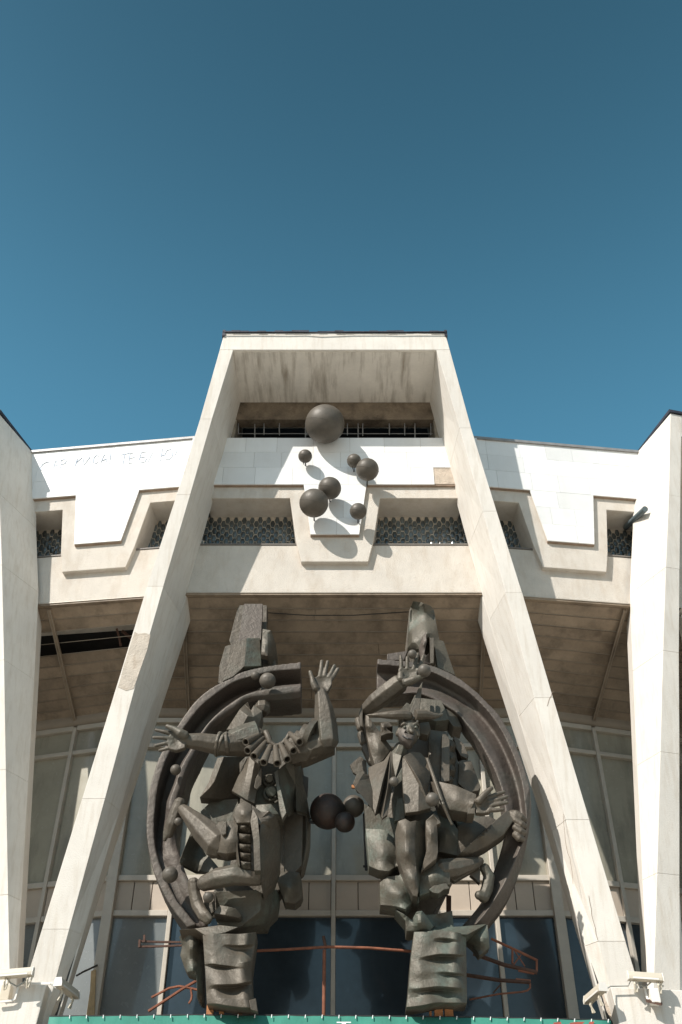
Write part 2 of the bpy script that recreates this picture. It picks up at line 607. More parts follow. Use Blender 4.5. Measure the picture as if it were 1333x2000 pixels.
def column(xf, sg, ztop, name='leaning_column'):
    def sec(z, inset=0.0):
        yf = Yf(z) + inset
        return [Vector((sg * (table(ZO, XO, z) - inset), yf, z)), Vector((sg * (table(ZI, XI, z) + inset), yf, z)),
                Vector((sg * (table(ZWI, XWI, z) + inset), 14.168, z)), Vector((sg * (table(ZWO, XWO, z) - inset), 14.168, z))]

    bm = bmesh.new()
    zs = [ztop - .01, 14.6, 11.5, 9.2, 7.1, 5.4, 3.9]
    for a, b in zip(zs, zs[1:]):
        add_hex(bm, [xf(p) for p in sec(b, .035)] + [xf(p) for p in sec(a, .035)])
    fixn(bm)
    core = link(name, bm, M_MORTAR, B)
    z = ztop
    k = 0
    cuts = [ztop]
    while cuts[-1] > 4.2:
        cuts.append(cuts[-1] - random.uniform(1.5, 2.0))
    for a, b in zip(cuts, cuts[1:]):
        bm = bmesh.new()
        g = .0012
        add_hex(bm, [xf(p) for p in sec(b + g, random.uniform(0, .002))] + [xf(p) for p in sec(a - (0 if a == ztop else g), random.uniform(0, .003))])
        fixn(bm)
        link('stone_slab', bm, M_SLAB, core, bevel=.004)
    # rear fin below the soffit, with a dark joint between
    def rsec(z):
        xi, xo = table(ZRI, XRI, z), table(ZWO, XWO, z) - .06
        return [Vector((sg * xo, 14.195, z)), Vector((sg * (table(ZWI, XWI, z) + .006), 14.195, z)), Vector((sg * xi, 14.66, z)), Vector((sg * (xo - .12), 14.66, z))]
    bm = bmesh.new()
    zz = [12.3, 11.94, 9.77, 7.8, 5.6, 3.9]
    for a, b in zip(zz, zz[1:]):
        add_hex(bm, [xf(p) for p in rsec(b)] + [xf(p) for p in rsec(a)])
    bmesh.ops.remove_doubles(bm, verts=bm.verts[:], dist=1e-4)
    fixn(bm)
    link('rear_fin', bm, M_SLAB, core, bevel=.01)
    bm = bmesh.new()
    for a, b in zip(zz, zz[1:]):
        def js(z):
            return [Vector((sg * (table(ZWO, XWO, z) - .09), 14.165, z)), Vector((sg * (table(ZWI, XWI, z) + .022), 14.165, z)),
                    Vector((sg * (table(ZWI, XWI, z) + .022), 14.20, z)), Vector((sg * (table(ZWO, XWO, z) - .09), 14.20, z))]
        add_hex(bm, [xf(p) for p in js(b)] + [xf(p) for p in js(a)])
    fixn(bm)
    link('dark_joint', bm, M_DARK, core)
    return core


ZC0, ZC1 = 16.847, 17.293
column(xf_id, -1, ZC0)
column(xf_id, 1, ZC0)
# portal cap
bm = bmesh.new()
xa, xb = table(ZO, XO, ZC0), table(ZO, XO, ZC1)
add_hex(bm, [(-xa, Yf(ZC0), ZC0), (xa, Yf(ZC0), ZC0), (xa + .12, 14.9, ZC0), (-xa - .12, 14.9, ZC0),
             (-xb, Yf(ZC1), ZC1), (xb, Yf(ZC1), ZC1), (xb + .12, 14.9, ZC1), (-xb - .12, 14.9, ZC1)])
fixn(bm)
cap = link('portal_cap', bm, M_SLAB, B, bevel=.012)
# stained ceiling panel under the cap
bm = bmesh.new()
xi = table(ZI, XI, ZC0)
add_hex(bm, [(-xi + .015, 12.85, ZC0 - .012), (xi - .015, 12.85, ZC0 - .012), (1.93, 14.16, ZC0 - .012), (-1.93, 14.16, ZC0 - .012),
             (-xi + .015, 12.85, ZC0 + .01), (xi - .015, 12.85, ZC0 + .01), (1.93, 14.16, ZC0 + .01), (-1.93, 14.16, ZC0 + .01)])
fixn(bm)
link('ceiling_panel', bm, M_CEIL, cap)
# flashing: folded, slightly crumpled strips
bm = bmesh.new()
n = 26
for i in range(n):
    x0, x1 = lerp(-xb - .03, xb + .03, i / n), lerp(-xb - .03, xb + .03, (i + 1) / n)
    h = .045 + random.uniform(-.012, .02)
    y = Yf(ZC1) - .03 + random.uniform(-.012, .012)
    add_hex(bm, [(x0, y, ZC1 + .002), (x1, y, ZC1 + .002), (x1, 14.9, ZC1 + .002), (x0, 14.9, ZC1 + .002),
                 (x0, y + .02, ZC1 + h), (x1, y + .02, ZC1 + h), (x1, 14.9, ZC1 + h), (x0, 14.9, ZC1 + h)])
fixn(bm)
link('roof_flashing', bm, M_FLASH, cap)
bm = bmesh.new()
pts = []
for i in range(15):
    t = i / 14
    pts.append(Vector((lerp(-xb, xb, t), Yf(ZC1) - .045, ZC1 - .02 - .03 * (random.random() ** 2) * (1 if 3 < i < 9 else .3))))
add_tube(bm, pts, .012, 5)
link('hanging_membrane', bm, M_FLASH, cap)
for sg in (-1, 1):
    bm = bmesh.new()
    add_hex(bm, [(sg * (xb - .02), Yf(ZC1) - .02, ZC1 - .1), (sg * (xb + .035), Yf(ZC1) - .02, ZC1 - .1), (sg * (xb + .15), 14.9, ZC1 - .1), (sg * (xb + .1), 14.9, ZC1 - .1),
                 (sg * (xb - .02), Yf(ZC1) - .02, ZC1 + .07), (sg * (xb + .035), Yf(ZC1) - .02, ZC1 + .07), (sg * (xb + .15), 14.9, ZC1 + .07), (sg * (xb + .1), 14.9, ZC1 + .07)])
    fixn(bm)
    link('side_flashing', bm, M_FLASH, cap)
# lintel behind the niche, void and grille
zl = at(653, 819, 14.15).z
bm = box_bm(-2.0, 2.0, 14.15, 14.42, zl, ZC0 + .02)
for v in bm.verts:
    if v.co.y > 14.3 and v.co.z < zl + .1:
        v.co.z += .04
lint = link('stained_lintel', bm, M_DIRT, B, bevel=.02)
bm = bmesh.new()
add_hex(bm, [(-2.2, 15.3, 15.5), (2.2, 15.3, 15.5), (2.2, 15.4, 15.5), (-2.2, 15.4, 15.5), (-2.2, 15.3, 17), (2.2, 15.3, 17), (2.2, 15.4, 17), (-2.2, 15.4, 17)])
for sg in (-1, 1):
    add_hex(bm, [(sg * 1.98, 14.17, 15.64), (sg * 2.2, 14.17, 15.64), (sg * 2.2, 15.4, 15.64), (sg * 1.98, 15.4, 15.64),
                 (sg * 1.93, 14.17, 17), (sg * 2.2, 14.17, 17), (sg * 2.2, 15.4, 17), (sg * 1.93, 15.4, 17)])
fixn(bm)
link('niche_wall', bm, M_RAW, B)
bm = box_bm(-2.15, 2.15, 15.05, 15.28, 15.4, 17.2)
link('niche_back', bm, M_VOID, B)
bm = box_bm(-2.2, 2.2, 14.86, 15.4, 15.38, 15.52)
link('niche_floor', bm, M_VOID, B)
grl = None
bm = bmesh.new()
Yg = 14.30
for y in (823, 847):
    a, b = at(466, y, Yg), at(846, y, Yg)
    add_tube(bm, [a, b], .009, 6)
grl = link('iron_grille', bm, M_TRIM, B)
for x, y0, y1 in ((466, 820, 848), (498, 828, 856), (516, 816, 849), (546, 818, 850), (597, 818, 856), (600, 818, 850), (679, 818, 850), (700, 826, 856), (709, 819, 851), (761, 818, 849), (791, 817, 850), (811, 826, 856), (842, 818, 850)):
    bm = bmesh.new()
    add_tube(bm, [at(x, y0, Yg - .02), at(x, y1, Yg - .02)], .012, 6)
    link('grille_bar', bm, M_TRIM, grl)

# neighbouring portals (lower, turned away): the columns that meet ours at the pier, their cap and niche
ZN = 15.74
for sg in (-1, 1):
    xf = lambda p, s=sg: reflect(p, s)
    column(xf, sg, ZN - .02)
    column(xf, -sg, ZN - .02)
    bm = bmesh.new()
    xa, xb2 = table(ZO, XO, 15.2), table(ZO, XO, ZN)
    xi0, xi1 = table(ZI, XI, 15.2) , table(ZI, XI, ZN)
    add_hex(bm, [xf(p) for p in [(-xi0, Yf(15.2) + .003, 15.2), (xi0, Yf(15.2) + .003, 15.2), (xi0, 14.2, 15.2), (-xi0, 14.2, 15.2),
                                 (-xi1, Yf(ZN) + .003, ZN), (xi1, Yf(ZN) + .003, ZN), (xi1, 14.2, ZN), (-xi1, 14.2, ZN)]])
    fixn(bm)
    link('portal_cap', bm, M_SLAB, B, bevel=.012)
    bm = bmesh.new()
    add_hex(bm, [xf(p) for p in [(-xb2 - .03, Yf(ZN) - .03, ZN), (xb2 + .03, Yf(ZN) - .03, ZN), (xb2 + .16, 14.9, ZN), (-xb2 - .16, 14.9, ZN),
                                 (-xb2 - .03, Yf(ZN) - .03, ZN + .06), (xb2 + .03, Yf(ZN) - .03, ZN + .06), (xb2 + .16, 14.9, ZN + .06), (-xb2 - .16, 14.9, ZN + .06)]])
    fixn(bm)
    link('roof_flashing', bm, M_FLASH, B)
    bm = bmesh.new()
    add_hex(bm, [xf(p) for p in [(-2.4, 14.16, Z_BB), (2.4, 14.16, Z_BB), (2.4, 15, Z_BB), (-2.4, 15, Z_BB),
                                 (-2.4, 14.16, 15.2), (2.4, 14.16, 15.2), (2.4, 15, 15.2), (-2.4, 15, 15.2)]])
    fixn(bm)
    link('upper_wall', bm, M_PLASTER, B)
    if sg < 0:                                     # unseen block added on the left neighbour to shade the side bay marble
        bm = bmesh.new()
        add_hex(bm, [xf(p) for p in [(-1.86, 12.95, ZN + .05), (1.7, 12.95, ZN + .05), (1.7, 13.2, ZN + .05), (-1.86, 13.2, ZN + .05),
                                     (-1.86, 12.8, 17.4), (1.7, 12.8, 17.4), (1.7, 13.1, 17.4), (-1.86, 13.1, 17.4)]])
        fixn(bm)
        link('added_shade_block', bm, M_SLAB, B)
    bm = bmesh.new()                               # unseen panel added in the neighbour portal to shade the glass
    add_hex(bm, [xf(p) for p in [(-2.2, 14.25, 4.2), (2.2, 14.25, 4.2), (2.2, 14.4, 4.2), (-2.2, 14.4, 4.2),
                                 (-2.2, 14.25, 12.0), (2.2, 14.25, 12.0), (2.2, 14.4, 12.0), (-2.2, 14.4, 12.0)]])
    fixn(bm)
    link('added_shade_panel', bm, M_PLASTER, B)
    # short return between the side bay and the taller parapet of the neighbour
    bm = bmesh.new()
    add_hex(bm, [xf(p) for p in [(sg * 2.3, 14.10, 15.5), (sg * 2.52, 14.10, 15.5), (sg * 2.58, 14.85, 15.5), (sg * 2.3, 14.85, 15.5),
                                 (sg * 2.3, 14.10, ZN), (sg * 2.48, 14.10, ZN), (sg * 2.55, 14.85, ZN), (sg * 2.3, 14.85, ZN)]])
    fixn(bm)
    link('parapet_return', bm, M_RAW, B)

# piers where two columns meet
def pier(pts, yb, name):
    bm = bmesh.new()
    fr = [at(x, y, Y) for x, y, Y in pts]
    add_prism(bm, fr, Vector((0, yb, 0)))
    fixn(bm)
    return link(name, bm, M_SLAB, B, bevel=.012)


pl = pier([(38, 1922, 13.86), (92, 1922, 13.86), (40, 2120, 13.86), (-160, 2120, 13.86), (-80, 1960, 13.86), (27, 1958, 13.86)], .66, 'pier')
pr = pier([(1193, 1928, 13.86), (1350, 1935, 13.86), (1420, 1936, 13.86), (1480, 2120, 13.86), (1240, 2120, 13.86)], .66, 'pier')

# bare patch and cracks on the leaning columns


def on_front(px, py, off=.004):
    Y = 13.3
    for _ in range(12):
        p = at(px, py, Y)
        Y = Yf(p.z) - off
    return at(px, py, Y)


bm = bmesh.new()
add_prism(bm, [on_front(x, y) for x, y in ((263, 1234), (270, 1238), (283, 1236), (294, 1240), (288, 1268), (275, 1305), (261, 1345), (246, 1349), (231, 1342), (242, 1300))], Vector((0, .006, 0)))
fixn(bm)
link('bare_patch', bm, M_WORN, B)
for pts in (((1082, 1350), (1075, 1362), (1068, 1385)),
            ((1100, 1590), (1104, 1640), (1116, 1690), (1122, 1740)), ((268, 1240), (262, 1275), (250, 1310), (238, 1338)), ((1150, 1750), (1160, 1800), (1172, 1850))):
    bm = bmesh.new()
    q = []
    for (x0, y0), (x1, y1) in zip(pts, pts[1:]):
        for k in range(4):
            t = k / 4
            q.append(on_front(lerp(x0, x1, t) + random.uniform(-1.2, 1.2), lerp(y0, y1, t), .001))
    add_tube(bm, q, .0035, 4)
    fixn(bm)
    link('crack', bm, M_EDGE, B)

# ------------------------------------------------------------------ glass wall behind the sculptures
Z_HD, Z_T1, Z_T2, Z_T3 = 10.75, 10.255, 7.915, 7.36
AG = R(14.5)
GC = Face((0, 16.2), 0.0, 1)
GL = Face((-3.54, 16.2), AG, -1)
GR = Face((3.54, 16.2), AG, 1)
ZG0 = 4.0
bm = bmesh.new()
for f, s0, s1 in ((GC, -3.5, 3.5), (GL, 0.05, 4.6), (GR, 0.05, 4.6)):
    q = [f.p(s0, ZG0, .12), f.p(s1, ZG0, .12), f.p(s1, Z_HD, .12), f.p(s0, Z_HD, .12)]
    add_prism(bm, q, f.n * .1)
fixn(bm)
CW = link('curtain_wall', bm, M_VOID, B)


def bar(face, s0, s1, z0, z1, d0=-.06, d1=.07, m=M_FRAME, name='mullion'):
    return plate(name, face, [(s0, z0), (s1, z0), (s1, z1), (s0, z1)], d0, d1, m, CW, bevel=.008)


for f, cols, lo in ((GC, [-3.5, -2.55, 0.0, 2.55, 3.5], 'c'), (GL, [0.03, 1.15, 2.8, 4.6], 'l'), (GR, [0.03, 1.15, 2.8, 4.6], 'r')):
    for c in cols:
        w = .034
        bar(f, c - w, c + w, ZG0, Z_HD)
    for a, b in zip(cols, cols[1:]):
        for z, hgt in ((Z_HD, .05), (Z_T1, .042), (Z_T2, .05), (Z_T3, .05)):
            bar(f, a + .036, b - .036, z - hgt, z + hgt * .8, -.045, .06, M_FRAME, 'transom')
        mu = M_PANEU
        plate('window_pane', f, [(a + .036, Z_T1 + .03), (b - .036, Z_T1 + .03), (b - .036, Z_HD - .05), (a + .036, Z_HD - .05)], .03, .045, M_PANEU, CW)
        plate('window_pane', f, [(a + .036, Z_T2 + .035), (b - .036, Z_T2 + .035), (b - .036, Z_T1 - .042), (a + .036, Z_T1 - .042)], .032, .045, M_PANEU, CW)
        n = max(2, round((b - a) / .36))
        for i in range(n):
            x0, x1 = lerp(a + .036, b - .036, i / n), lerp(a + .036, b - .036, (i + 1) / n)
            plate('spandrel_panel', f, [(x0 + .006, Z_T3 + .04), (x1 - .006, Z_T3 + .04), (x1 - .006, Z_T2 - .05), (x0 + .006, Z_T2 - .05)], .0, .04, M_SPAN, CW, bevel=.006)
        grey = (lo == 'l') or (lo == 'c' and a < -2.6)
        plate('window_pane', f, [(a + .036, ZG0 + .06), (b - .036, ZG0 + .06), (b - .036, Z_T3 - .05), (a + .036, Z_T3 - .05)], .03, .045, M_PANEG if grey else M_PANEL, CW)
# thick corner posts
for sg in (-1, 1):
    bm = box_bm(min(sg * 3.44, sg * 3.60), max(sg * 3.44, sg * 3.60), 16.09, 16.3, ZG0, 10.7)
    link('corner_post', bm, M_FRAME, CW, bevel=.01)
bm = bmesh.new()
add_prism(bm, [at(178, 1897, 16.06), at(187, 1894, 16.06), at(186, 1930, 16.06), at(184, 1985, 16.06), at(168, 1990, 16.06), at(176, 1935, 16.06)], Vector((0, .06, 0)))
fixn(bm)
link('bare_wood_strip', bm, M_WOOD, CW)

# ------------------------------------------------------------------ soffit
top_c = [Vector((-3.3, 14.30, 12.075)), Vector((3.3, 14.30, 12.075))]


def soffit_row(face_top, fg, s_top, s_bot, nrow, skip, parts, parent):
    """planks between the beam edge and the head of the glass wall"""
    ta, tb = [face_top.p(s, Z_BB - .03, .26) for s in s_top]
    ga, gb = [fg.p(s, Z_HD + .17, -.06) for s in s_bot]
    for r in range(nrow):
        t0, t1 = r / nrow, (r + 1) / nrow
        for (u0, u1) in parts(r):
            if (r, u0) in skip:
                continue
            def q(u, t):
                return lerp(lerp(ta, tb, u), lerp(ga, gb, u), t)
            e = .004
            dn = random.uniform(-.004, .004)
            p = [q(u0 + .0004, t0 + e), q(u1 - .0004, t0 + e), q(u1 - .0004, t1 - e), q(u0 + .0004, t1 - e)]
            p = [v + Vector((0, 0, dn * (1 if k < 2 else -.4))) for k, v in enumerate(p)]
            bm = bmesh.new()
            add_prism(bm, p, Vector((0, .02, .04)))
            fixn(bm)
            link('soffit_plank', bm, M_PLANK, parent, bevel=.006)
    for r in range(1, nrow):
        bm = bmesh.new()
        t = r / nrow - .003
        a, b = lerp(ta, ga, t), lerp(tb, gb, t)
        add_tube(bm, [a + Vector((0, 0, -.004)), b + Vector((0, 0, -.004))], .006, 5)
        link('plank_bead', bm, M_COVE, parent)
    return ta, tb, ga, gb


bm = bmesh.new()
add_hex(bm, [(-3.4, 14.35, 12.6), (3.4, 14.35, 12.6), (3.6, 16.5, 11.4), (-3.6, 16.5, 11.4), (-3.4, 14.35, 12.7), (3.4, 14.35, 12.7), (3.6, 16.5, 11.5), (-3.6, 16.5, 11.5)])
for f, g2 in ((FL, GL), (FR, GR)):
    a = [f.p(.9, 12.6, .35), f.p(4.5, 12.6, .35), g2.p(4.9, 11.4, .3), g2.p(.3, 11.4, .3)]
    add_prism(bm, a, Vector((0, 0, .1)))
fixn(bm)
SO = link('soffit', bm, M_VOID, B)
bm = box_bm(-6.4, 6.4, 17.0, 17.2, 10.8, 13.4)
link('rear_wall', bm, M_VOID, B)
NR = 10
soffit_row(FC, GC, (-2.62, 2.62), (-3.46, 3.46), NR, (), lambda r: [(0, .012), (.012, .988), (.988, 1.0)] if r not in (1, 4, 8) else [(0, .012), (.012, .63 if r == 4 else .44), (.63 if r == 4 else .44, .988), (.988, 1.0)], SO)
soffit_row(FL, GL, (.55, 3.5), (.0, 4.3), NR, {(2, 0), (3, 0), (2, .70), (3, .70), (4, .70)}, lambda r: [(0, .70), (.70, 1.0)], SO)
soffit_row(FR, GR, (.55, 3.5), (.0, 4.3), NR, (), lambda r: [(0, .72), (.72, 1.0)], SO)
# front trim and cove, ribs
for f, s0, s1 in ((FC, -2.62, 2.62), (FL, .5, 3.5), (FR, .5, 3.5)):
    plate('soffit_trim', f, [(s0, Z_BB - .05), (s1, Z_BB - .05), (s1, Z_BB - .002), (s0, Z_BB - .002)], .175, .25, M_PLANK, SO, bevel=.006)
    plate('soffit_trim', f, [(s0, Z_BB - .012), (s1, Z_BB - .012), (s1, Z_BB - .001), (s0, Z_BB - .001)], .16, .172, M_FRAME, SO)
for f, s0, s1 in ((GC, -3.48, 3.48), (GL, .0, 4.4), (GR, 0, 4.4)):
    bm = bmesh.new()
    prof = [(-.10, .235), (-.11, .14), (-.09, .07), (-.03, .042), (.10, .042), (.10, .235)]
    add_prism(bm, [f.p(s0, Z_HD + z, d) for d, z in prof], f.t * (s1 - s0))
    fixn(bm)
    link('cove', bm, M_COVE, SO, smooth=50)


def rib(a, b, w=.03):
    d = (b - a).normalized()
    s = d.cross(Vector((0, 0, 1))).normalized() * w
    dn = Vector((0, -.02, -.045))
    bm = bmesh.new()
    add_hex(bm, [a - s + dn, a + s + dn, b + s + dn, b - s + dn, a - s, a + s, b + s, b - s])
    fixn(bm)
    link('soffit_rib', bm, M_PLANK, SO)
    for q in (-1, 1):
        bm = bmesh.new()
        add_tube(bm, [a + s * q * .8 + dn * 1.15, b + s * q * .8 + dn * 1.15], .007, 5)
        link('rib_bead', bm, M_COVE, SO)


def on_soffit(px, py, y_top, z_top, y_bot, z_bot):
    # point on the inclined centre/side soffit plane
    r = ray(px, py)
    k = (z_bot - z_top) / (y_bot - y_top)
    t = (z_top - k * y_top - EYE) / (r.z - k * r.y)
    return Vector((CX + r.x * t, r.y * t, EYE + r.z * t))


for x in (-2.60, 2.60):
    rib(Vector((x, 14.3, Z_BB - .05)), Vector((x, 16.13, Z_HD + .16)))
rib(FL.p(2.62, Z_BB - .05, .27), GL.p(1.16, Z_HD + .15, -.07))
rib(FR.p(2.72, Z_BB - .05, .27), GR.p(1.16, Z_HD + .15, -.07))
# broken battens hanging in the hole of the soffit
bm = bmesh.new()
add_tube(bm, [at(228, 1228, 15.0), at(233, 1245, 15.05), at(236, 1262, 15.1)], .02, 5)
add_tube(bm, [at(238, 1232, 15.1), at(258, 1248, 15.2)], .03, 5)
link('broken_batten', bm, M_RUSTD, SO)
# rusty ledge above the sculptures, loose strip
bm = bmesh.new()
add_tube(bm, [at(513, 1181, 14.42), at(600, 1180, 14.42), at(700, 1181, 14.42), at(806, 1180, 14.42)], .022, 6)
link('rusty_ledge', bm, M_RUST, SO)
bm = bmesh.new()
add_tube(bm, [at(524, 1197, 14.5), at(600, 1202, 14.5), at(690, 1202, 14.5), at(800, 1195, 14.5)], .008, 5)
link('loose_cable', bm, M_DARK, SO)

# canopy the sculptures stand on and the wall under it
bm = box_bm(-6.5, 6.5, 13.6, 16.4, 3.75, 4.0)
link('canopy_slab', bm, M_RAW, B)
bm = box_bm(-6.5, 6.5, 15.4, 15.8, 0, 3.75)
link('ground_floor_wall', bm, M_PLASTER, B)
bm = bmesh.new()
for sg in (-1, 1):
    add_hex(bm, [(sg * 3.5 - .9, 13.9, 0), (sg * 3.5 + .9, 13.9, 0), (sg * 3.5 + .9, 14.7, 0), (sg * 3.5 - .9, 14.7, 0),
                 (sg * 3.9 - .7, 13.9, 4.3), (sg * 3.9 + .7, 13.9, 4.3), (sg * 3.9 + .7, 14.6, 4.3), (sg * 3.9 - .7, 14.6, 4.3)])
fixn(bm)
link('pier_foot', bm, M_SLAB, B)

# ------------------------------------------------------------------ sculpture tools
TEX = bpy.data.textures.new('hammered', 'CLOUDS')
TEX.noise_scale = 0.16
TEX.noise_depth = 2


def finish(name, bm, m, parent, vox=.016, it=3, disp=.016, label=None):
    """cast look: closed shapes are fused, edges eased, surface slightly beaten"""
    fixn(bm)
    me = bpy.data.meshes.new(name)
    bm.to_mesh(me)
    bm.free()
    t = bpy.data.objects.new('tmp', me)
    COL.objects.link(t)
    r = t.modifiers.new('r', 'REMESH')
    r.mode = 'VOXEL'
    r.voxel_size = vox
    if it:
        k = t.modifiers.new('s', 'SMOOTH')
        k.factor = .5
        k.iterations = it
    if disp:
        d = t.modifiers.new('d', 'DISPLACE')
        d.texture = TEX
        d.texture_coords = 'GLOBAL'
        d.strength = disp
        d.mid_level = .5
    dg = bpy.context.evaluated_depsgraph_get()
    out = bpy.data.meshes.new_from_object(t.evaluated_get(dg))
    bpy.data.objects.remove(t)
    bpy.data.meshes.remove(me)
    out.name = name
    out.materials.clear()
    out.materials.append(m)
    out.polygons.foreach_set('use_smooth', [True] * len(out.polygons))
    o = bpy.data.objects.new(name, out)
    COL.objects.link(o)
    o.parent = parent
    if parent.type == 'EMPTY':
        o.matrix_parent_inverse = Matrix.Translation(-parent.location)
    if label:
        o['label'] = label
    return o


def parse(spec, Y):
    out = []
    for w in spec.split():
        c = [float(v) for v in w.split(',')]
        out.append((c[0], c[1], c[2] if len(c) > 2 else Y))
    return out


def inside(poly, x, y, m):
    c = False
    n = len(poly)
    dmin = 1e9
    for i in range(n):
        x0, y0 = poly[i]
        x1, y1 = poly[(i + 1) % n]
        if (y0 > y) != (y1 > y) and x < (x1 - x0) * (y - y0) / (y1 - y0) + x0:
            c = not c
        dx, dy = x1 - x0, y1 - y0
        t = max(0, min(1, ((x - x0) * dx + (y - y0) * dy) / (dx * dx + dy * dy + 1e-9)))
        dmin = min(dmin, math.hypot(x - x0 - t * dx, y - y0 - t * dy))
    return c and dmin > m


def thin_plate(C):
    """smooth depth surface through control points (x, y, Y)"""
    C = np.array(C, float)
    n = len(C)
    d = np.hypot(C[:, None, 0] - C[None, :, 0], C[:, None, 1] - C[None, :, 1]) / 30
    K = np.where(d > 0, d * d * np.log(d + 1e-12), 0) + np.eye(n) * 2e-3
    Pm = np.c_[np.ones(n), C[:, :2] / 30]
    A = np.block([[K, Pm], [Pm.T, np.zeros((3, 3))]])
    w = np.linalg.lstsq(A, np.r_[C[:, 2], 0, 0, 0], rcond=None)[0]

    def f(x, y):
        d = np.hypot(C[:, 0] - x, C[:, 1] - y) / 30
        return float(np.where(d > 0, d * d * np.log(d + 1e-12), 0) @ w[:n] + w[n] + w[n + 1] * x / 30 + w[n + 2] * y / 30)
    return f


def add_slab(bm, spec, Y, th, inner='', back=None, crisp=False, lines=''):
    """bent plate: outline with its own depths, optional bulge or ridge points, thickness th"""
    P = parse(spec, Y)
    I = parse(inner, Y) if inner else []
    if I and not crisp:
        Q = []
        for i, p in enumerate(P):
            q = P[(i + 1) % len(P)]
            Q.append(p)
            k = int(math.hypot(q[0] - p[0], q[1] - p[1]) / 9)
            for j in range(1, k + 1):
                t = j / (k + 1)
                Q.append(tuple(lerp(a, b, t) for a, b in zip(p, q)))
        f = thin_plate(P + [tuple((a + b) / 2 for a, b in zip(P[i], P[(i + 1) % len(P)])) for i in range(len(P))] + I)
        P = Q
        poly = [(p[0], p[1]) for p in P]
        x0, x1 = min(p[0] for p in P), max(p[0] for p in P)
        y0, y1 = min(p[1] for p in P), max(p[1] for p in P)
        st = max(3.0, min(6.0, (x1 - x0) / 6))
        I = []
        y = y0 + st / 2
        while y < y1:
            x = x0 + st / 2
            while x < x1:
                if inside(poly, x, y, st * .4):
                    I.append((x, y, f(x, y)))
                x += st
            y += st
    n = len(P)
    allp = P + I
    edges = [(i, (i + 1) % n) for i in range(n)]
    for ln in lines.split(';'):
        q = parse(ln, Y)
        k = len(allp)
        allp = allp + q
        edges += [(k + i, k + i + 1) for i in range(len(q) - 1)]
    co = [Vector((p[0], -p[1])) for p in allp]
    vv, ee, ff, ov, oe, of = delaunay_2d_cdt(co, edges, [], 1, 1e-3)
    idx = {}
    fr = []
    for i, o in enumerate(ov):
        for k in o:
            idx[k] = i
        p = allp[o[0]] if o else (vv[i].x, -vv[i].y, Y)
        fr.append(at(*p))
    A = [bm.verts.new(p) for p in fr]
    off = Vector((0, th, 0)) if back is None else Vector(back)
    Bk = [bm.verts.new(p + off) for p in fr]
    for fc in ff:
        bm.faces.new([A[i] for i in fc])
        bm.faces.new([Bk[i] for i in reversed(fc)])
    for i in range(n):
        a, b = idx[i], idx[(i + 1) % n]
        try:
            bm.faces.new((A[b], A[a], Bk[a], Bk[b]))
        except ValueError:
            pass


def slab(name, spec, Y, th, m, parent, inner='', back=None, crisp=False, lines='', bevel=.007, vox=0, it=0, disp=0):
    bm = bmesh.new()
    add_slab(bm, spec, Y, th, inner, back, crisp or bool(lines), lines)
    fixn(bm)
    return link(name, bm, m, parent, smooth=32, bevel=bevel)


def add_limb(bm, spec, Y=13.5, n=10, rot=0.0, flat=1.0, dome=True):
    """tapered limb through 'x,y,Y,radius_in_photo_px' stations"""
    st = []
    for w in spec.split():
        c = [float(v) for v in w.split(',')]
        p = at(c[0], c[1], c[2])
        st.append((p, c[3] * pxm(p)))
    pts, rs = [s[0] for s in st], [s[1] for s in st]
    if dome:
        d0 = (pts[0] - pts[1]).normalized()
        d1 = (pts[-1] - pts[-2]).normalized()
        pts = [pts[0] + d0 * rs[0] * .55] + pts + [pts[-1] + d1 * rs[-1] * .55]
        rs = [rs[0] * .6] + rs + [rs[-1] * .6]
    add_tube(bm, pts, rs, n)


def limb(name, spec, m, parent, n=8, dome=True, vox=0, it=0, disp=0):
    bm = bmesh.new()
    add_limb(bm, spec, n=n, dome=dome)
    fixn(bm)
    return link(name, bm, m, parent, smooth=(32 if n < 12 else 60), bevel=(.008 if n < 12 else 0))


def add_sheet(bm, rows, th):
    """cloth-like sheet: rows of 'x,y,Y' strings, thickness towards the building"""
    G = [[at(*p) for p in parse(r, 13.5)] for r in rows]
    A = [[bm.verts.new(p) for p in r] for r in G]
    Bk = [[bm.verts.new(p + Vector((0, th, 0))) for p in r] for r in G]
    R_, C_ = len(G), len(G[0])
    for i in range(R_ - 1):
        for j in range(C_ - 1):
            bm.faces.new((A[i][j], A[i][j + 1], A[i + 1][j + 1], A[i + 1][j]))
            bm.faces.new((Bk[i][j], Bk[i + 1][j], Bk[i + 1][j + 1], Bk[i][j + 1]))
    for i in range(R_ - 1):
        bm.faces.new((A[i][0], A[i + 1][0], Bk[i + 1][0], Bk[i][0]))
        bm.faces.new((A[i][-1], Bk[i][-1], Bk[i + 1][-1], A[i + 1][-1]))
    for j in range(C_ - 1):
        bm.faces.new((A[0][j], Bk[0][j], Bk[0][j + 1], A[0][j + 1]))
        bm.faces.new((A[-1][j], A[-1][j + 1], Bk[-1][j + 1], Bk[-1][j]))


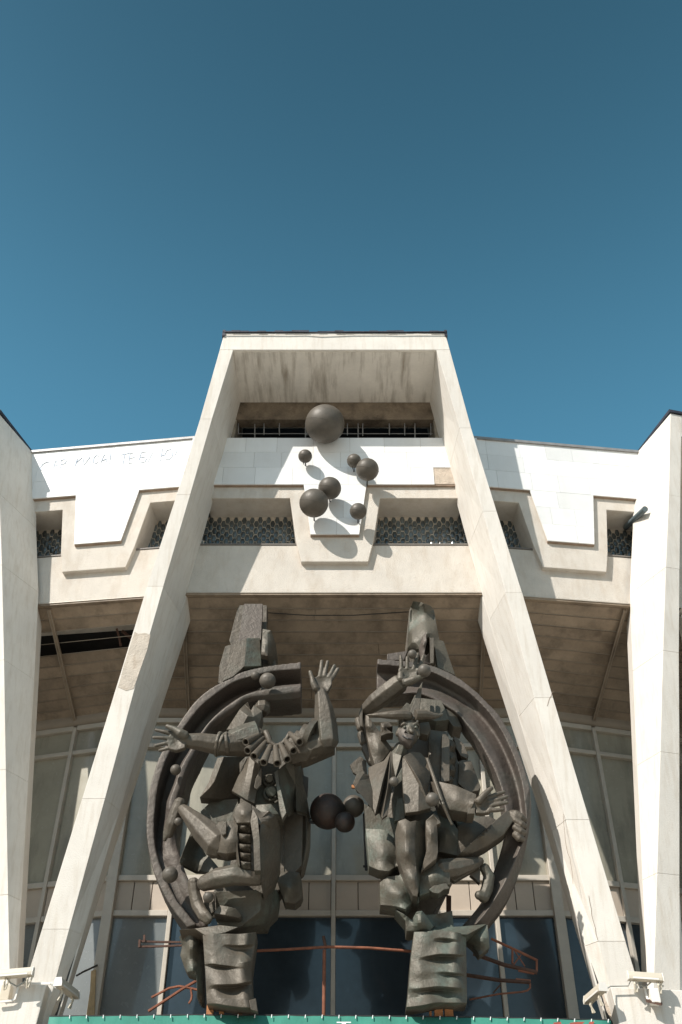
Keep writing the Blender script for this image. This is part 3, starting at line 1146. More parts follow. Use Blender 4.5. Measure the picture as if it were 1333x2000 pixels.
def sheet(name, rows, th, m, parent, sub=5, vox=0, it=0, disp=0):
    """folds: columns are interpolated smoothly, rows stay as given"""
    out = []
    for r in rows:
        P = parse(r, 13.5)
        q = []
        for i in range(len(P) - 1):
            p0, p1, p2, p3 = P[max(0, i - 1)], P[i], P[i + 1], P[min(len(P) - 1, i + 2)]
            for k in range(sub):
                t = k / sub
                q.append(tuple(.5 * (2 * b_ + (c - a_) * t + (2 * a_ - 5 * b_ + 4 * c - d) * t * t + (3 * b_ - a_ - 3 * c + d) * t ** 3) for a_, b_, c, d in zip(p0, p1, p2, p3)))
        q.append(P[-1])
        out.append(' '.join('%.2f,%.2f,%.4f' % p for p in q))
    bm = bmesh.new()
    add_sheet(bm, out, th)
    fixn(bm)
    return link(name, bm, m, parent, smooth=38, bevel=.007)


def ball(name, px, py, Y, rpx, m, parent=None, dimple=False):
    c = at(px, py, Y)
    r = rpx * pxm(c)
    bm = bmesh.new()
    add_ball(bm, c, r, 40)
    if dimple:
        d = (Vector((CX, 0, EYE)) - c).normalized()
        s = Vector((1, 0, 0))
        u = d.cross(s).normalized()
        for k in (-1, 1):
            q = c + (d * .88 + s * k * .19 + Vector((0, 0, .28))).normalized() * r
            for v in bm.verts:
                h = (v.co - q).length
                if h < r * .2:
                    v.co -= d * (r * .2 - h) * .55
    o = link(name, bm, m, parent, smooth=80)
    return o


def ring_arc(name, stations, m, parent, prof, Y0=13.85):
    """stations: O (outer edge), A (inner edge of the outer flange), B (outer edge of the inner flange), I (inner edge)
    prof(u) -> list of (where, depth) ; where is 0..3 along O-A-B-I"""
    st = [parse(s, Y0) for s in stations]
    # resample smoothly (Catmull-Rom)
    def cr(p0, p1, p2, p3, t):
        return tuple(.5 * (2 * b + (c - a) * t + (2 * a - 5 * b + 4 * c - d) * t * t + (3 * b - a - 3 * c + d) * t ** 3) for a, b, c, d in zip(p0, p1, p2, p3))
    N = len(st)
    fine = []
    for i in range(N - 1):
        for k in range(5):
            t = k / 5
            fine.append(([cr(st[max(0, i - 1)][q], st[i][q], st[i + 1][q], st[min(N - 1, i + 2)][q], t) for q in range(4)], (i + t) / (N - 1)))
    fine.append((st[-1], 1.0))
    bm = bmesh.new()
    loops = []
    for q, u in fine:
        W = [at(*p) for p in q]
        lp = []
        for wh, dy in prof(u):
            k = min(2, int(wh))
            p = lerp(W[k], W[k + 1], wh - k)
            lp.append(bm.verts.new(p + Vector((0, dy, 0))))
        loops.append(lp)
    n = len(loops[0])
    for a, b in zip(loops, loops[1:]):
        for i in range(n):
            j = (i + 1) % n
            bm.faces.new((a[i], a[j], b[j], b[i]))
    bm.faces.new(loops[0][::-1])
    bm.faces.new(loops[-1])
    return finish(name, bm, m, parent, .017, 1, .010)


BRZ, GRN, RNG = M_BRONZE, M_GREEN, M_RINGM

# ------------------------------------------------------------------ clown sculpture with raised arms (no head)
S1 = thing('clown_sculpture', 'bronze headless clown in a ruff with spread arms inside a broken ring', 'sculpture',
           loc=at(450, 1975, 13.6))


def prof_left(u):
    e = min(1.0, max(0.0, (u - .58) / .16))        # the channel opens out into a dish towards the lower end
    fl = lerp(.46, .13, e)
    return [(0, 0), (1, 0), (1.04, fl * .9), (1.5, fl), (1.92, fl), (2.0, lerp(.06, fl * .9, e)), (2.3, lerp(.0, fl * .75, e)), (2.7, lerp(.01, fl * .7, e)),
            (3, lerp(.10, fl * .8, e)), (3, .60), (0, .60)]


ring_arc('ring', [
    '588,1293 588,1307 588,1331 588,1357', '530,1300 532,1311 530,1338 554,1361', '485,1309 492,1321 485,1351 485,1366', '455,1321 455,1333 455,1366 464,1381',
    '410,1346 414,1361 419,1395 424,1408', '380,1372 388,1384 391,1428 407,1427', '352,1410 358,1424 367,1465 385,1470', '314,1473 331,1470 350,1493 368,1505',
    '304,1500 318,1502 338,1528 359,1535', '293,1538 308,1538 326,1558 351,1560', '288,1575 303,1577 322,1582 346,1590', '286,1610 301,1610 315,1620 342,1615',
    '287,1638 302,1643 311,1655 343,1643', '292,1672 308,1674 324,1682 353,1675', '302,1708 318,1702 342,1708 366,1711', '319,1746 334,1738 356,1740 380,1738',
    '340,1780 354,1769 374,1768 396,1768', '366,1812 384,1806 392,1804 402,1806'], RNG, S1, prof_left)

# tower above the ring
slab('tower', '477,1179,13.95 513.5,1179,13.95 510,1250,13.9 465,1256,13.9', 13.9, .12, RNG, S1)
slab('tower_back', '468,1182 522,1182 521,1240 514,1262 452,1264 448,1250 463,1192', 14.22, .3, BRZ, S1)
slab('tower_plate', '461,1256 482,1246 477.5,1302 455,1322 435,1331', 13.84, .1, BRZ, S1)
slab('tower_plate', '482.5,1246,13.80 508,1246,13.90 511,1301,13.90 477,1302,13.80', 13.85, .12, GRN, S1)
slab('tower_scroll', '513.5,1228,13.76 530,1231,13.74 538,1255,13.95 542,1279,14.1 542,1299,14.2 528,1299,14.0 522,1281,13.74 510,1279,13.76', 13.8, .14, BRZ, S1,
     inner='526,1256,13.74')
slab('tower_back', '440,1262 461,1256 470,1300 470,1330 437,1336 426,1334 429,1300', 14.12, .32, BRZ, S1)
slab('tower_back', '480,1250 530,1250 540,1300 480,1312 455,1325', 14.05, .3, BRZ, S1)
# broken neck stump behind the ring and shoulders
limb('tower_stub', '516,1352,14.1,15 513,1372,14.05,16 512,1388,14.0,17', BRZ, S1, n=8)
slab('drapery', '468,1386,13.72 478,1376,13.8 484,1371,13.7 490,1388,13.78 496,1377,13.8 513,1389,13.75 510,1406,13.75 505,1424,13.8 442,1426,13.85', 13.75, .3, BRZ, S1,
     lines='478,1376,13.8 484,1398,13.64 470,1424,13.7;496,1377,13.8 495,1400,13.68 490,1424,13.75')
slab('tower_leg', '425,1480,13.9 437,1478,13.84 480,1478,14.3 480,1530,14.3 466,1560,14.3 427,1561,14.06 390,1558,13.95 408,1528,13.92', 13.92, .2, BRZ, S1,
     lines='437,1478,13.84 419,1526,13.86 409,1540,13.9 427,1561,14.06')
slab('tower_leg', '415,1563 465,1560 470,1640 410,1650 395,1600 392,1585', 14.15, .3, GRN, S1)
slab('folded_plate', '372,1627,13.92 379,1631,13.92 392,1652,14.18 428.5,1696,13.98 410,1704,13.98 382,1703,14.16 352,1688,13.92 350.5,1681,13.92', 13.95, .09, GRN, S1,
     inner='353.5,1685,13.92')

# core of the body
slab('body', '505,1452 548,1462 588,1495 592,1600 590,1690 545,1740 520,1805 425,1805 415,1745 450,1690 470,1560 468,1490', 14.0, .4, BRZ, S1)
pl_x = [548, 556, 560, 568, 573, 582, 587, 597, 604]
pl_y = [14.05, 13.98, 14.1, 14.04, 14.16, 14.08, 14.2, 14.14, 14.26]
sheet('coat_back', [' '.join(f'{x - (1500 > yy) * 6 + dx * k / 8:.1f},{yy + (3 if k % 2 else -2) * w},{y:.2f}' for k, (x, y) in enumerate(zip(pl_x, pl_y)))
                    for yy, dx, w in ((1500, -12, 0), (1560, -4, 0), (1600, 3, 0), (1650, 2, 0), (1672, -2, 0), (1706, -10, 1))], .16, BRZ, S1, sub=2)
slab('coat_tail', '590,1514 603,1518 601,1556 592,1548', 14.15, .06, RNG, S1)
slab('coat_lobe', '547,1702,13.95 585,1704,14.0 590,1722,14.05 592,1746,14.1 587,1758,14.1 576,1766,14.05 556,1763,13.95 542,1722,13.9', 13.95, .25, BRZ, S1, inner='566,1735,13.84')

# arm stretched to the side, palm open
bm = bmesh.new()
add_limb(bm, '358,1447,13.22,13 390,1449,13.28,17.5 425,1456,13.35,20.5 470,1452,13.45,28 500,1446,13.5,30', n=9)
add_slab(bm, '363,1432 352,1428 336,1431 328,1440 327,1452 332,1463 345,1466 362,1460', 13.15, .09, inner='345,1447,13.18')
add_limb(bm, '363,1437,13.13,9 352,1432,13.1,9 342,1425,13.1,6.2 326,1418.5,13.1,4.2')
add_limb(bm, '338,1434,13.19,4.6 322,1430,13.17,4 304,1426,13.17,3.2')
add_limb(bm, '338,1443,13.19,4.6 318,1441.5,13.16,4 299,1441,13.16,3.3')
add_limb(bm, '337,1451,13.19,4.6 320,1453,13.17,4 303,1457,13.17,3.4')
add_limb(bm, '341,1459,13.19,4.6 326,1462.5,13.19,3.8 311,1466.5,13.2,3.1')
finish('arm', bm, BRZ, S1, .0105, 2, .008)
for k, (xa, xb, yy) in enumerate(((424, 430, 0), (431, 437, 1), (440, 447, -2))):
    bm = bmesh.new()
    add_limb(bm, f'{xa},1453,13.36,{25 - k} {xb},{1454 + yy},13.36,{26 - k}', n=11, dome=False)
    finish('cuff_roll', bm, BRZ, S1, .014, 1, .01)
limb('sleeve', '452,1452,13.42,25 480,1444,13.45,30 506,1436,13.45,29', GRN, S1, n=9, dome=False)

# raised arm, palm forward
bm = bmesh.new()
add_limb(bm, '627.5,1352,13.15,12 633,1385,13.17,19 637,1420,13.2,23 640,1452,13.22,23', n=6)
add_limb(bm, '642,1448,13.24,20 610,1462,13.32,26 575,1468,13.42,30', n=9)
add_slab(bm, '613,1343 611,1326 622,1319 636,1318 648,1323 649,1336 641,1350 618,1352', 13.1, .09, inner='629,1335,13.135')
add_limb(bm, '618,1346,13.09,7.5 612,1334,13.07,6 609,1322,13.07,4.4 606,1312,13.07,3.6')
add_limb(bm, '625,1323,13.13,5 627.5,1306,13.12,4.4 629,1291,13.12,3.7')
add_limb(bm, '634,1322,13.13,4.8 637.5,1306,13.12,4.2 640.5,1292,13.12,3.6')
add_limb(bm, '642,1325,13.13,4.8 648,1312,13.13,4.2 654,1300,13.13,3.6')
add_limb(bm, '645,1330,13.14,4.8 654,1318,13.14,4 661,1306,13.14,3.4')
finish('arm', bm, BRZ, S1, .0105, 2, .008)
for spec in ('601,1436,13.28,36 611,1440,13.28,35', '586,1444,13.34,32 597,1448,13.34,33', '572,1452,13.38,27 582,1456,13.38,29'):
    limb('sleeve_roll', spec, BRZ, S1, n=12, vox=.014, it=1, dome=False)
slab('sleeve_hem', '598,1466,13.2 612,1462,13.1 634,1458,13.1 655,1462,13.2 600,1486,13.3 588,1489,13.35', 13.2, .2, BRZ, S1)

# ruff of eight tubes
ends = [(480, 1450), (483.5, 1467), (496, 1478), (515, 1490), (542, 1492), (562, 1484), (574, 1467), (586, 1450)]
inn = [(511, 1433), (514, 1441), (519, 1449), (529, 1456), (538, 1456), (548, 1453), (557, 1446), (566, 1433)]
for (ex, ey), (ix, iy) in zip(ends, inn):
    a, b = at(ix, iy, 13.36), at(ex, ey, 13.06)
    bm = bmesh.new()
    s = pxm(b)
    d = (b - a).normalized()
    n = 16
    ref = d.cross(Vector((0, 0, 1))).normalized()
    up = d.cross(ref)
    prof = [(0.0, 5.0), (1.0, 8.2), (1.0, 5.2), (.75, 5.0), (.75, 0.05)]
    rings = []
    for t, r in prof:
        c = lerp(a, b, t)
        rings.append([bm.verts.new(c + (ref * math.cos(2 * math.pi * k / n) + up * math.sin(2 * math.pi * k / n)) * r * s) for k in range(n)])
    for p, q in zip(rings, rings[1:]):
        for k in range(n):
            bm.faces.new((p[k], p[(k + 1) % n], q[(k + 1) % n], q[k]))
    bm.faces.new(rings[0][::-1])
    bm.faces.new(rings[-1])
    fixn(bm)
    link('ruff_tube', bm, BRZ, S1, smooth=40, bevel=.006)
limb('neck_rim', '519,1430,13.36,6 524,1440,13.34,6.5 527,1450,13.34,6 538,1457,13.34,4.5 550,1454,13.34,4.5 560,1444,13.34,4.5 567,1432,13.36,5', BRZ, S1, n=8, vox=.01, it=1, disp=.012)

# waistcoat
slab('waistcoat_panel', '481,1483,13.46 488,1477,13.36 509,1495,13.40 505,1520,13.38 502,1542,13.40 498,1570,13.42 478,1560,13.36 470,1555,13.4 453,1545,13.56 466,1515,13.5', 13.4, .08, BRZ, S1,
     lines='488,1477,13.36 480,1520,13.32 470,1555,13.4;498,1488,13.33 490,1530,13.3 484,1563,13.36')
slab('lapel', '511.5,1498,13.3 511,1533,13.32 502,1542,13.24 496.5,1537,13.24 500,1520,13.3', 13.3, .05, BRZ, S1)
slab('waistcoat_edge', '536,1509,13.36 543,1503,13.34 546,1530,13.3 553,1560,13.28 560,1588,13.28 552,1601,13.28 546,1580,13.3 541,1540,13.33', 13.3, .12, GRN, S1)
slab('waistcoat_panel', '543,1505,13.33 573,1478,13.6 590,1497,13.92 592,1530,13.96 600,1556,14.04 600,1590,14.04 575,1582,13.72 562,1592,13.42 552,1560,13.33', 13.5, .1, GRN, S1,
     lines='556,1492,13.42 562,1540,13.44 566,1588,13.5;575,1480,13.62 578,1535,13.7 580,1584,13.75')
slab('waistcoat_front', '505,1485 545,1495 553,1595 498,1595', 13.62, .3, GRN, S1)
for x, y, r in ((526.5, 1522, 8), (530.5, 1547, 10.5)):
    bm = bmesh.new()
    a, b = at(x, y, 13.52), at(x + 1, y - 1, 13.44)
    add_tube(bm, [a, b], [r * pxm(a), r * pxm(a) * .93], 20)
    fixn(bm)
    link('button', bm, GRN, S1, smooth=40, bevel=.012)
    bm = bmesh.new()
    pts = [a + Vector((math.cos(t * .2618) * r * 1.35 * pxm(a), .05, math.sin(t * .2618) * r * 1.35 * pxm(a))) for t in range(25)]
    add_tube(bm, pts, .025, 6)
    fixn(bm)
    link('buttonhole', bm, GRN, S1, smooth=60)
slab('belly', '500,1572,13.4 530,1570,13.38 545,1590,13.4 550,1602,13.5 520,1606,13.4 500,1596,13.4', 13.4, .3, GRN, S1, inner='522,1586,13.34')

# seated thigh and breeches
slab('thigh_side', '509,1598,12.98 526,1584,13.0 541,1596,13.25 547,1613,13.5 546,1690,13.6 534,1726,13.6 514,1746,13.35 506,1700,13.0', 13.1, .3, BRZ, S1,
     inner='522,1612,13.06 520,1680,13.14 535,1620,13.3')
slab('knee_cap', '456,1594,13.06 459,1580,13.06 466,1570,13.06 480,1565,13.08 491,1571,13.06 493,1582,13.0 489,1607,12.98 462,1608,13.02', 13.02, .3, BRZ, S1, inner='474,1588,12.94 482,1578,12.99')
slab('knee_cap', '492,1572,13.06 503,1580,13.04 512,1587,13.08 525,1583,13.04 537,1594,13.1 545,1612,13.4 528,1616,13.12 508,1612,12.98 496,1600,12.97', 13.05, .3, BRZ, S1, inner='512,1598,12.98 528,1600,13.02')
slab('breeches_strip', '489,1604,12.93 494,1578,12.96 504,1596,12.92 508,1640,12.92 510,1701,12.95 497,1701,12.95 495,1640,12.92', 12.93, .14, BRZ, S1)
slab('breeches_back', '460,1600 496,1600 497,1702 468,1692 462,1650', 13.16, .3, BRZ, S1)
for k, (y0, y1) in enumerate(((1608, 1624), (1627, 1644), (1647, 1662), (1664, 1679), (1681, 1695))):
    slab('fold', f'{461 + k * 2},{y0},13.09 476,{y0 + 2},13.05 490,{y0 + 3},13.07 490,{y1 + 3},13.12 476,{y1 + 2},13.12 {462 + k * 2},{y1},13.14', 13.08, .1, BRZ, S1,
         inner=f'476,{(y0 + y1) / 2 - 1:.1f},13.0')
slab('breeches_side', '462,1602,13.1 466,1602,13.04 462,1640,13.04 469,1692,13.04 464,1690,13.12 457,1640,13.15', 13.06, .1, BRZ, S1)

# first bare foot and leg, heel on the ring
bm = bmesh.new()
add_limb(bm, '356,1580,13.5,11 380,1603,13.42,19 402,1626,13.35,26 428,1652,13.28,30', n=8)
finish('leg', bm, BRZ, S1, .014, 2, .012)
bm = bmesh.new()
add_limb(bm, '352,1566,13.55,12 343,1590,13.58,13 336,1612,13.6,12 330,1632,13.66,8', n=8)
add_limb(bm, '333,1606,13.62,10 324,1628,13.66,6 322,1642,13.68,4', n=8)
finish('foot', bm, BRZ, S1, .012, 2, .012)
slab('cuff', '421,1613,13.2 427,1606,13.18 438,1603,13.1 441,1625,13.08 447,1604,13.08 462,1602,13.1 466,1640,13.05 465,1664,13.1 443,1668,13.1 421,1665,13.2', 13.1, .25, BRZ, S1,
     inner='443,1640,13.03 430,1648,13.12 458,1635,13.02')
slab('cuff_rim', '438,1606 443,1603 442,1628 436,1632 432,1626 434,1612', 13.0, .08, BRZ, S1)
ball('bell', 348, 1605, 13.42, 7.5, M_BALL, S1)
# second leg
bm = bmesh.new()
add_limb(bm, '396,1727,13.4,15 425,1716,13.3,20 460,1709,13.22,20 490,1714,13.22,17 509,1718,13.25,13', n=8)
finish('leg', bm, BRZ, S1, .014, 2, .012)
bm = bmesh.new()
add_limb(bm, '378,1722,13.5,12 380,1745,13.52,12 386,1768,13.52,13 398,1790,13.45,12 408,1800,13.42,7', n=8)
add_limb(bm, '392,1775,13.48,9 404,1788,13.4,8 412,1796,13.38,5', n=8)
finish('foot', bm, BRZ, S1, .012, 2, .012)
ball('bell', 407, 1753, 13.32, 10.5, M_BALL, S1)
slab('heel_plate', '400,1742 418,1742 420,1780 412,1786 398,1772', 13.62, .1, BRZ, S1)
ball('ball_on_ring', 332.5, 1709, 13.66, 15.5, M_BALL, S1, True)
ball('ball_on_ring', 343.5, 1504, 13.72, 10.5, M_BALL, S1)
ball('ball_on_ring', 523, 1330, 13.66, 16, M_BALL, S1, True)
ball('ball_on_ring', 499, 1320, 13.80, 8.5, M_BALL, S1)

# lower drapery and base
slab('hem', '418,1785,13.42 422,1776,13.42 430,1768,13.42 446,1771,13.36 462,1775,13.38 472,1788,13.46 468,1794,13.46 440,1788,13.38', 13.42, .3, BRZ, S1)
slab('drapery', '420,1742,13.62 500,1738,13.5 512,1745,13.5 534,1730,13.8 546,1750,14.0 541,1782,14.0 516,1806,13.8 470,1812,13.62 425,1806,13.66', 13.7, .3, GRN, S1, lines='512,1745,13.5 508,1780,13.5 500,1809,13.62;425,1775,13.72 470,1770,13.6 508,1780,13.5')
slab('base_top', '350,1816,13.5 380,1814,13.45 430,1807,13.4 466,1811,13.4 440,1822,13.36 402,1829,13.36 396,1832,13.6 356,1838,13.7', 13.45, .3, BRZ, S1)


def fold_rows(xl, xr, rows, Y, amp, yo):
    """rows: list of (y_left, y_right, depth_shift list)"""
    out = []
    for yl, yr, dl in rows:
        n = len(dl)
        out.append(' '.join(f'{lerp(xl(yl), xr(yr), k / (n - 1)):.1f},{lerp(yl, yr, k / (n - 1)) + yo[k]:.1f},{Y + dl[k]:.3f}' for k in range(n)))
    return out


z6 = [0, -2, 0, 1, 0, -1]
xl = lambda y: table([2000, 1960, 1900, 1826, 1800], [404, 404, 401, 396, 395], y)
xr = lambda y: table([2000, 1970, 1945, 1900, 1850, 1822, 1800], [502, 502, 493, 491, 498, 501, 502], y)
sheet('base_drape', fold_rows(xl, xr, [
    (1826, 1822, [.08, .0, .01, .0, .03, .0, .16]), (1846, 1846, [.07, .0, .0, .01, .03, .0, .15]), (1851, 1849, [.07, .0, .0, .05, .09, .09, .15]), (1858, 1853, [.06, .0, .0, .04, .10, .12, .15]),
    (1866, 1866, [.05, .0, .0, -.01, .02, .08, .15]), (1878, 1880, [.05, -.01, -.01, .0, .0, -.02, .14]), (1884, 1890, [.05, -.02, -.03, -.01, .0, -.01, .14]), (1887, 1893, [.06, .05, .06, .05, .02, .0, .14]),
    (1895, 1897, [.05, .04, .02, .02, .0, .0, .14]), (1912, 1912, [.05, -.01, -.03, -.02, -.01, -.02, .12]), (1928, 1918, [.05, -.02, -.05, -.05, -.05, -.06, .1]), (1935, 1923, [.06, .02, .06, .10, .11, .10, .12]),
    (1941, 1934, [.06, .01, .04, .08, .07, .02, .12]), (1952, 1950, [.05, .0, -.02, -.01, .0, -.02, .12]), (1962, 1970, [.06, .0, -.03, -.02, .0, -.02, .12])], 13.32, 1, [0, -2, -1, 0, 1, 0, -1]), .34, BRZ, S1)
slab('base_flap', '487,1954,13.32 500,1950,13.36 504,1977,13.32 490,1972,13.3', 13.32, .12, BRZ, S1)
slab('base_drape', '350,1830,13.7 366,1816,13.55 388,1817,13.6 396,1828,13.8 398,1960,13.8 392,1958,13.62 385,1950,13.58 384,1905,13.6 378,1904,13.6 366,1900,13.62 360,1890,13.7 352,1866,13.68 356,1848,13.75', 13.6, .25, GRN, S1,
     inner='372,1850,13.5 385,1870,13.66 374,1895,13.52')
bm = bmesh.new()
for x0, x1 in ((405, 413), (430, 434), (466, 471), (486, 488)):
    a = at(x0, 1960, 13.62)
    b = at(x1, 2030, 13.62)
    add_hex(bm, [(a.x, 13.6, 4.0), (b.x, 13.6, 4.0), (b.x, 13.68, 4.0), (a.x, 13.68, 4.0), (a.x, 13.6, a.z + .1), (b.x, 13.6, a.z + .1), (b.x, 13.68, a.z + .1), (a.x, 13.68, a.z + .1)])
fixn(bm)
link('steel_post', bm, M_ORANGE, S1)

# ------------------------------------------------------------------ juggling clown sculpture
S2 = thing('clown_sculpture', 'bronze grinning clown in a horned hat juggling balls inside a broken ring', 'sculpture', loc=at(855, 1975, 13.6))


def prof_right(u):
    e = min(1.0, max(0.0, (u - .60) / .14))        # lower part: a ridge with a dish facing up and a bevelled outer side
    a = [0, 0, .24, .25, .20, .13, .09, .10]
    b = [.20, 0, .015, .05, .10, .17, .24, .26]
    d = [lerp(p, q, e) for p, q in zip(a, b)]
    return [(0, d[0]), (1, d[1]), (1.03, d[2]), (1.3, d[3]), (1.8, d[4]), (2.3, d[5]), (2.8, d[6]), (3, d[7]), (3, .48), (0, .48)]


ring_arc('ring', [
    '737,1287 737,1298 737,1330 737,1352', '790,1291 792,1303 790,1338 780,1350', '841,1299 844,1313 838,1338 825,1350', '890,1320 890,1336 888,1362 890,1384',
    '930,1350 913,1350 905,1380 916,1413', '950,1370 931,1366 928,1395 935,1438', '971,1391 957,1394 950,1420 953,1470', '991,1421 979,1426 972,1450 970,1504',
    '1007,1452 996,1460 988,1485 982,1539', '1021,1487 1010,1495 1000,1520 988,1575', '1029,1512 1020,1531 1008,1550 990,1600', '1037,1547 1026,1570 1012,1585 990,1620',
    '1040,1578 1028,1604 1012,1615 986,1638', '1036,1620 1024,1639 1006,1645 981,1655', '1027,1665 1014,1662 996,1672 969,1689', '1013,1710 1000,1694 985,1698 960,1711',
    '991,1754 981,1733 966,1732 944,1750', '966,1787 950,1781 938,1778 915,1786', '953,1803 928,1806 912,1806 894,1809'], RNG, S2, prof_right, 13.6)

# tower
slab('tower', '802,1186,14.1 807,1174,13.88 823.5,1176,13.88 828,1178,13.8 842,1183,13.92 848,1190,14.0 859,1250,13.98 867,1252,13.98 890,1319,13.95 855,1304,13.85 849,1262,13.88 838,1244,13.84 825,1246,13.84 820,1268,13.88 796,1268,14.1', 13.9, .2, GRN, S2,
     inner='808,1255,13.88 836,1240,13.8 823,1240,13.86')
slab('tower_back', '800,1190 842,1186 850,1250 850,1300 795,1300 792,1270', 14.2, .25, BRZ, S2)
slab('tower_spike', '825,1244,13.76 832.5,1233,13.7 834,1253,13.7 829,1278,13.72 834,1280,13.72 840,1274,13.8 841.5,1297,13.8 825,1297,13.78 819,1266,13.8', 13.75, .09, RNG, S2, inner='829,1258,13.66')
slab('tower_plate', '840,1245.5 848,1245.5 847.5,1296 841,1296', 13.72, .1, BRZ, S2)
slab('tower_plate', '757,1277 797,1271 790,1289 756,1289', 13.98, .2, RNG, S2)
# slabs behind the hat
slab('backing_plate', '778,1392 795,1372 802,1376 815,1348 822,1350 814,1400 780,1402', 13.72, .3, GRN, S2)
slab('backing_plate', '820,1363,13.66 862.5,1368,13.62 870,1384,13.62 878,1406,13.62 852,1409,13.6 820,1400,13.64', 13.64, .35, GRN, S2)
slab('backing_plate', '870,1383,13.7 892,1396,13.78 903,1421,13.78 886,1419,13.68 878,1408,13.66', 13.72, .35, BRZ, S2)
slab('body', '735,1480 770,1462 850,1430 890,1460 905,1545 935,1560 930,1610 900,1680 870,1740 840,1800 800,1815 790,1780 770,1730 745,1700 740,1610 720,1560', 13.85, .5, BRZ, S2,
     inner='800,1560,13.7 815,1700,13.72', vox=.02)
# coat shoulder with ribs and scallops
slab('coat', '838,1425 876,1430 878,1470 872,1530 850,1527 838,1490', 13.66, .3, BRZ, S2, inner='858,1470,13.6')
slab('coat_rib', '864,1434 870,1432 879,1444 879,1526 862,1528', 13.52, .14, BRZ, S2)
for y, r in ((1457, 13), (1481, 14), (1504, 13), (1523, 9)):
    pts = ' '.join(f'{876 + r * 1.15 * math.cos(t):.1f},{y + r * math.sin(t):.1f},{13.62 + .10 * math.cos(t):.2f}' for t in [k * math.pi / 8 - math.pi / 2 for k in range(9)])
    slab('scallop', pts, 13.6, .22, BRZ, S2, inner=f'{876 + r * .6:.1f},{y},13.58')
slab('coat_block', '886,1438 892,1440 908,1456 916,1476 912,1482 900,1476 892,1462', 13.8, .25, BRZ, S2)
slab('coat_block', '897,1487 905,1484 921,1486 940,1538 935,1545 915,1548 895,1530', 13.8, .3, BRZ, S2, inner='912,1505,13.74')

# raised arm
slab('upper_arm', '706,1390,13.62 710,1380,13.58 722,1402,13.5 746,1434,13.5 767,1462,13.52 748,1486,13.5 733,1496,13.5 724,1470,13.52', 13.52, .3, BRZ, S2, inner='722,1420,13.44 740,1460,13.43')
slab('arm_flange', '702,1392 706,1382 709,1384 708,1420 704,1418', 13.5, .1, BRZ, S2)
for sp in ('700,1406,13.85,8 706,1424,13.85,9', '706,1434,13.85,9 712,1452,13.85,9', '716,1460,13.85,11 728,1490,13.8,10'):
    limb('arm_frill', sp, BRZ, S2, n=9)
bm = bmesh.new()
add_limb(bm, '715,1386,13.55,13 735,1370,13.42,19 760,1351,13.3,20 782,1334,13.22,19', n=7, dome=True)
finish('sleeve', bm, BRZ, S2, .014, 1, .012)
bm = bmesh.new()
add_limb(bm, '780,1338,13.2,12 790,1328,13.18,13', n=9)
add_slab(bm, '779,1306 797,1304 815,1308 816,1324 804,1333 788,1337 778,1326', 13.12, .1, inner='800,1316,13.15')
add_limb(bm, '783,1328,13.11,8 783,1315,13.11,6')
add_limb(bm, '792,1334,13.09,8.5 808,1328,13.05,8 820,1323,13.03,5.5 832,1318,13.03,4')
add_limb(bm, '784.5,1309,13.15,4.6 784,1295,13.13,4.2 783,1281,13.13,3.4')
add_limb(bm, '796,1308,13.15,4.4 796,1296,13.13,4 796,1284,13.13,3.5')
add_limb(bm, '808,1309,13.15,4.6 812,1295,13.13,4 817,1277,13.13,3.3')
add_limb(bm, '816,1312,13.15,4.8 823,1296,13.13,4.4 828,1281,13.13,3.6')
finish('hand', bm, BRZ, S2, .0105, 2, .008)
ball('juggling_ball', 806, 1278, 13.02, 9, M_BALL, S2)
ball('juggling_ball', 829.5, 1310, 12.98, 13, M_BALL, S2)

# hat
limb('hat_horn', '718,1397,13.1,1.2 740,1397,13.1,5 765,1397,13.1,8.5 788,1396,13.12,10 800,1398,13.15,9', BRZ, S2, n=10, vox=.012)
limb('hat_horn', '812,1396,13.12,11 830,1396,13.15,10 848,1399,13.2,6.5 858,1398,13.22,4 866,1395,13.22,2', BRZ, S2, n=10, vox=.012, dome=False)
slab('hat_cone', '797,1408 800,1392 808,1374 816,1348 826,1331 823,1360 819,1390 812,1404', 13.18, .12, BRZ, S2)
# head and face
bm = bmesh.new()
c = at(799, 1430, 13.28)
s = pxm(c)
add_ball(bm, c, 22 * s, 28, .92, .95, 1.30)
add_limb(bm, '797,1456,13.26,10 800,1450,13.2,9')                                           # chin
add_limb(bm, '783,1426,13.18,7 779,1436,13.2,7')                                            # cheeks
add_limb(bm, '816,1428,13.2,5 817,1437,13.22,5')
add_limb(bm, '801,1420,13.14,3 803,1428,13.08,5 806,1430,13.07,4')                          # nose
add_limb(bm, '784,1417,13.16,3 790,1413,13.13,3.2 797,1416,13.15,2.6')                      # brows
add_limb(bm, '808,1416,13.15,2.6 813,1413,13.15,3 818,1417,13.18,2.6')
finish('head', bm, BRZ, S2, .0095, 1, .004)
slab('grin', '777,1427,13.14 785,1422,13.1 795,1425,13.08 790,1431,13.06 808,1436,13.07 812,1432,13.12 808,1447,13.08 800,1458,13.1 786,1447,13.1 779,1437,13.13', 13.08, .12, RNG, S2, inner='798,1445,13.03', vox=.0095, it=1, disp=.0)
bm = bmesh.new()
add_tube(bm, [at(787, 1437, 13.055), at(797, 1443, 13.02), at(808, 1445, 13.045)], .010, 6)
fixn(bm)
link('mouth_gap', bm, M_DARK, S2)
for x, y in ((791, 1421), (813, 1421)):
    bm = bmesh.new()
    add_ball(bm, at(x, y, 13.14), 3.2 * s, 12)
    link('eye', bm, GRN, S2, smooth=80)
limb('neck', '786,1458,13.42,14 780,1476,13.48,17', GRN, S2)
slab('hair_tuft', '744,1412 761,1410 768,1419 756,1421 758,1425 769,1432 757,1433 744.5,1438', 13.32, .2, BRZ, S2, inner='750,1420,13.27')
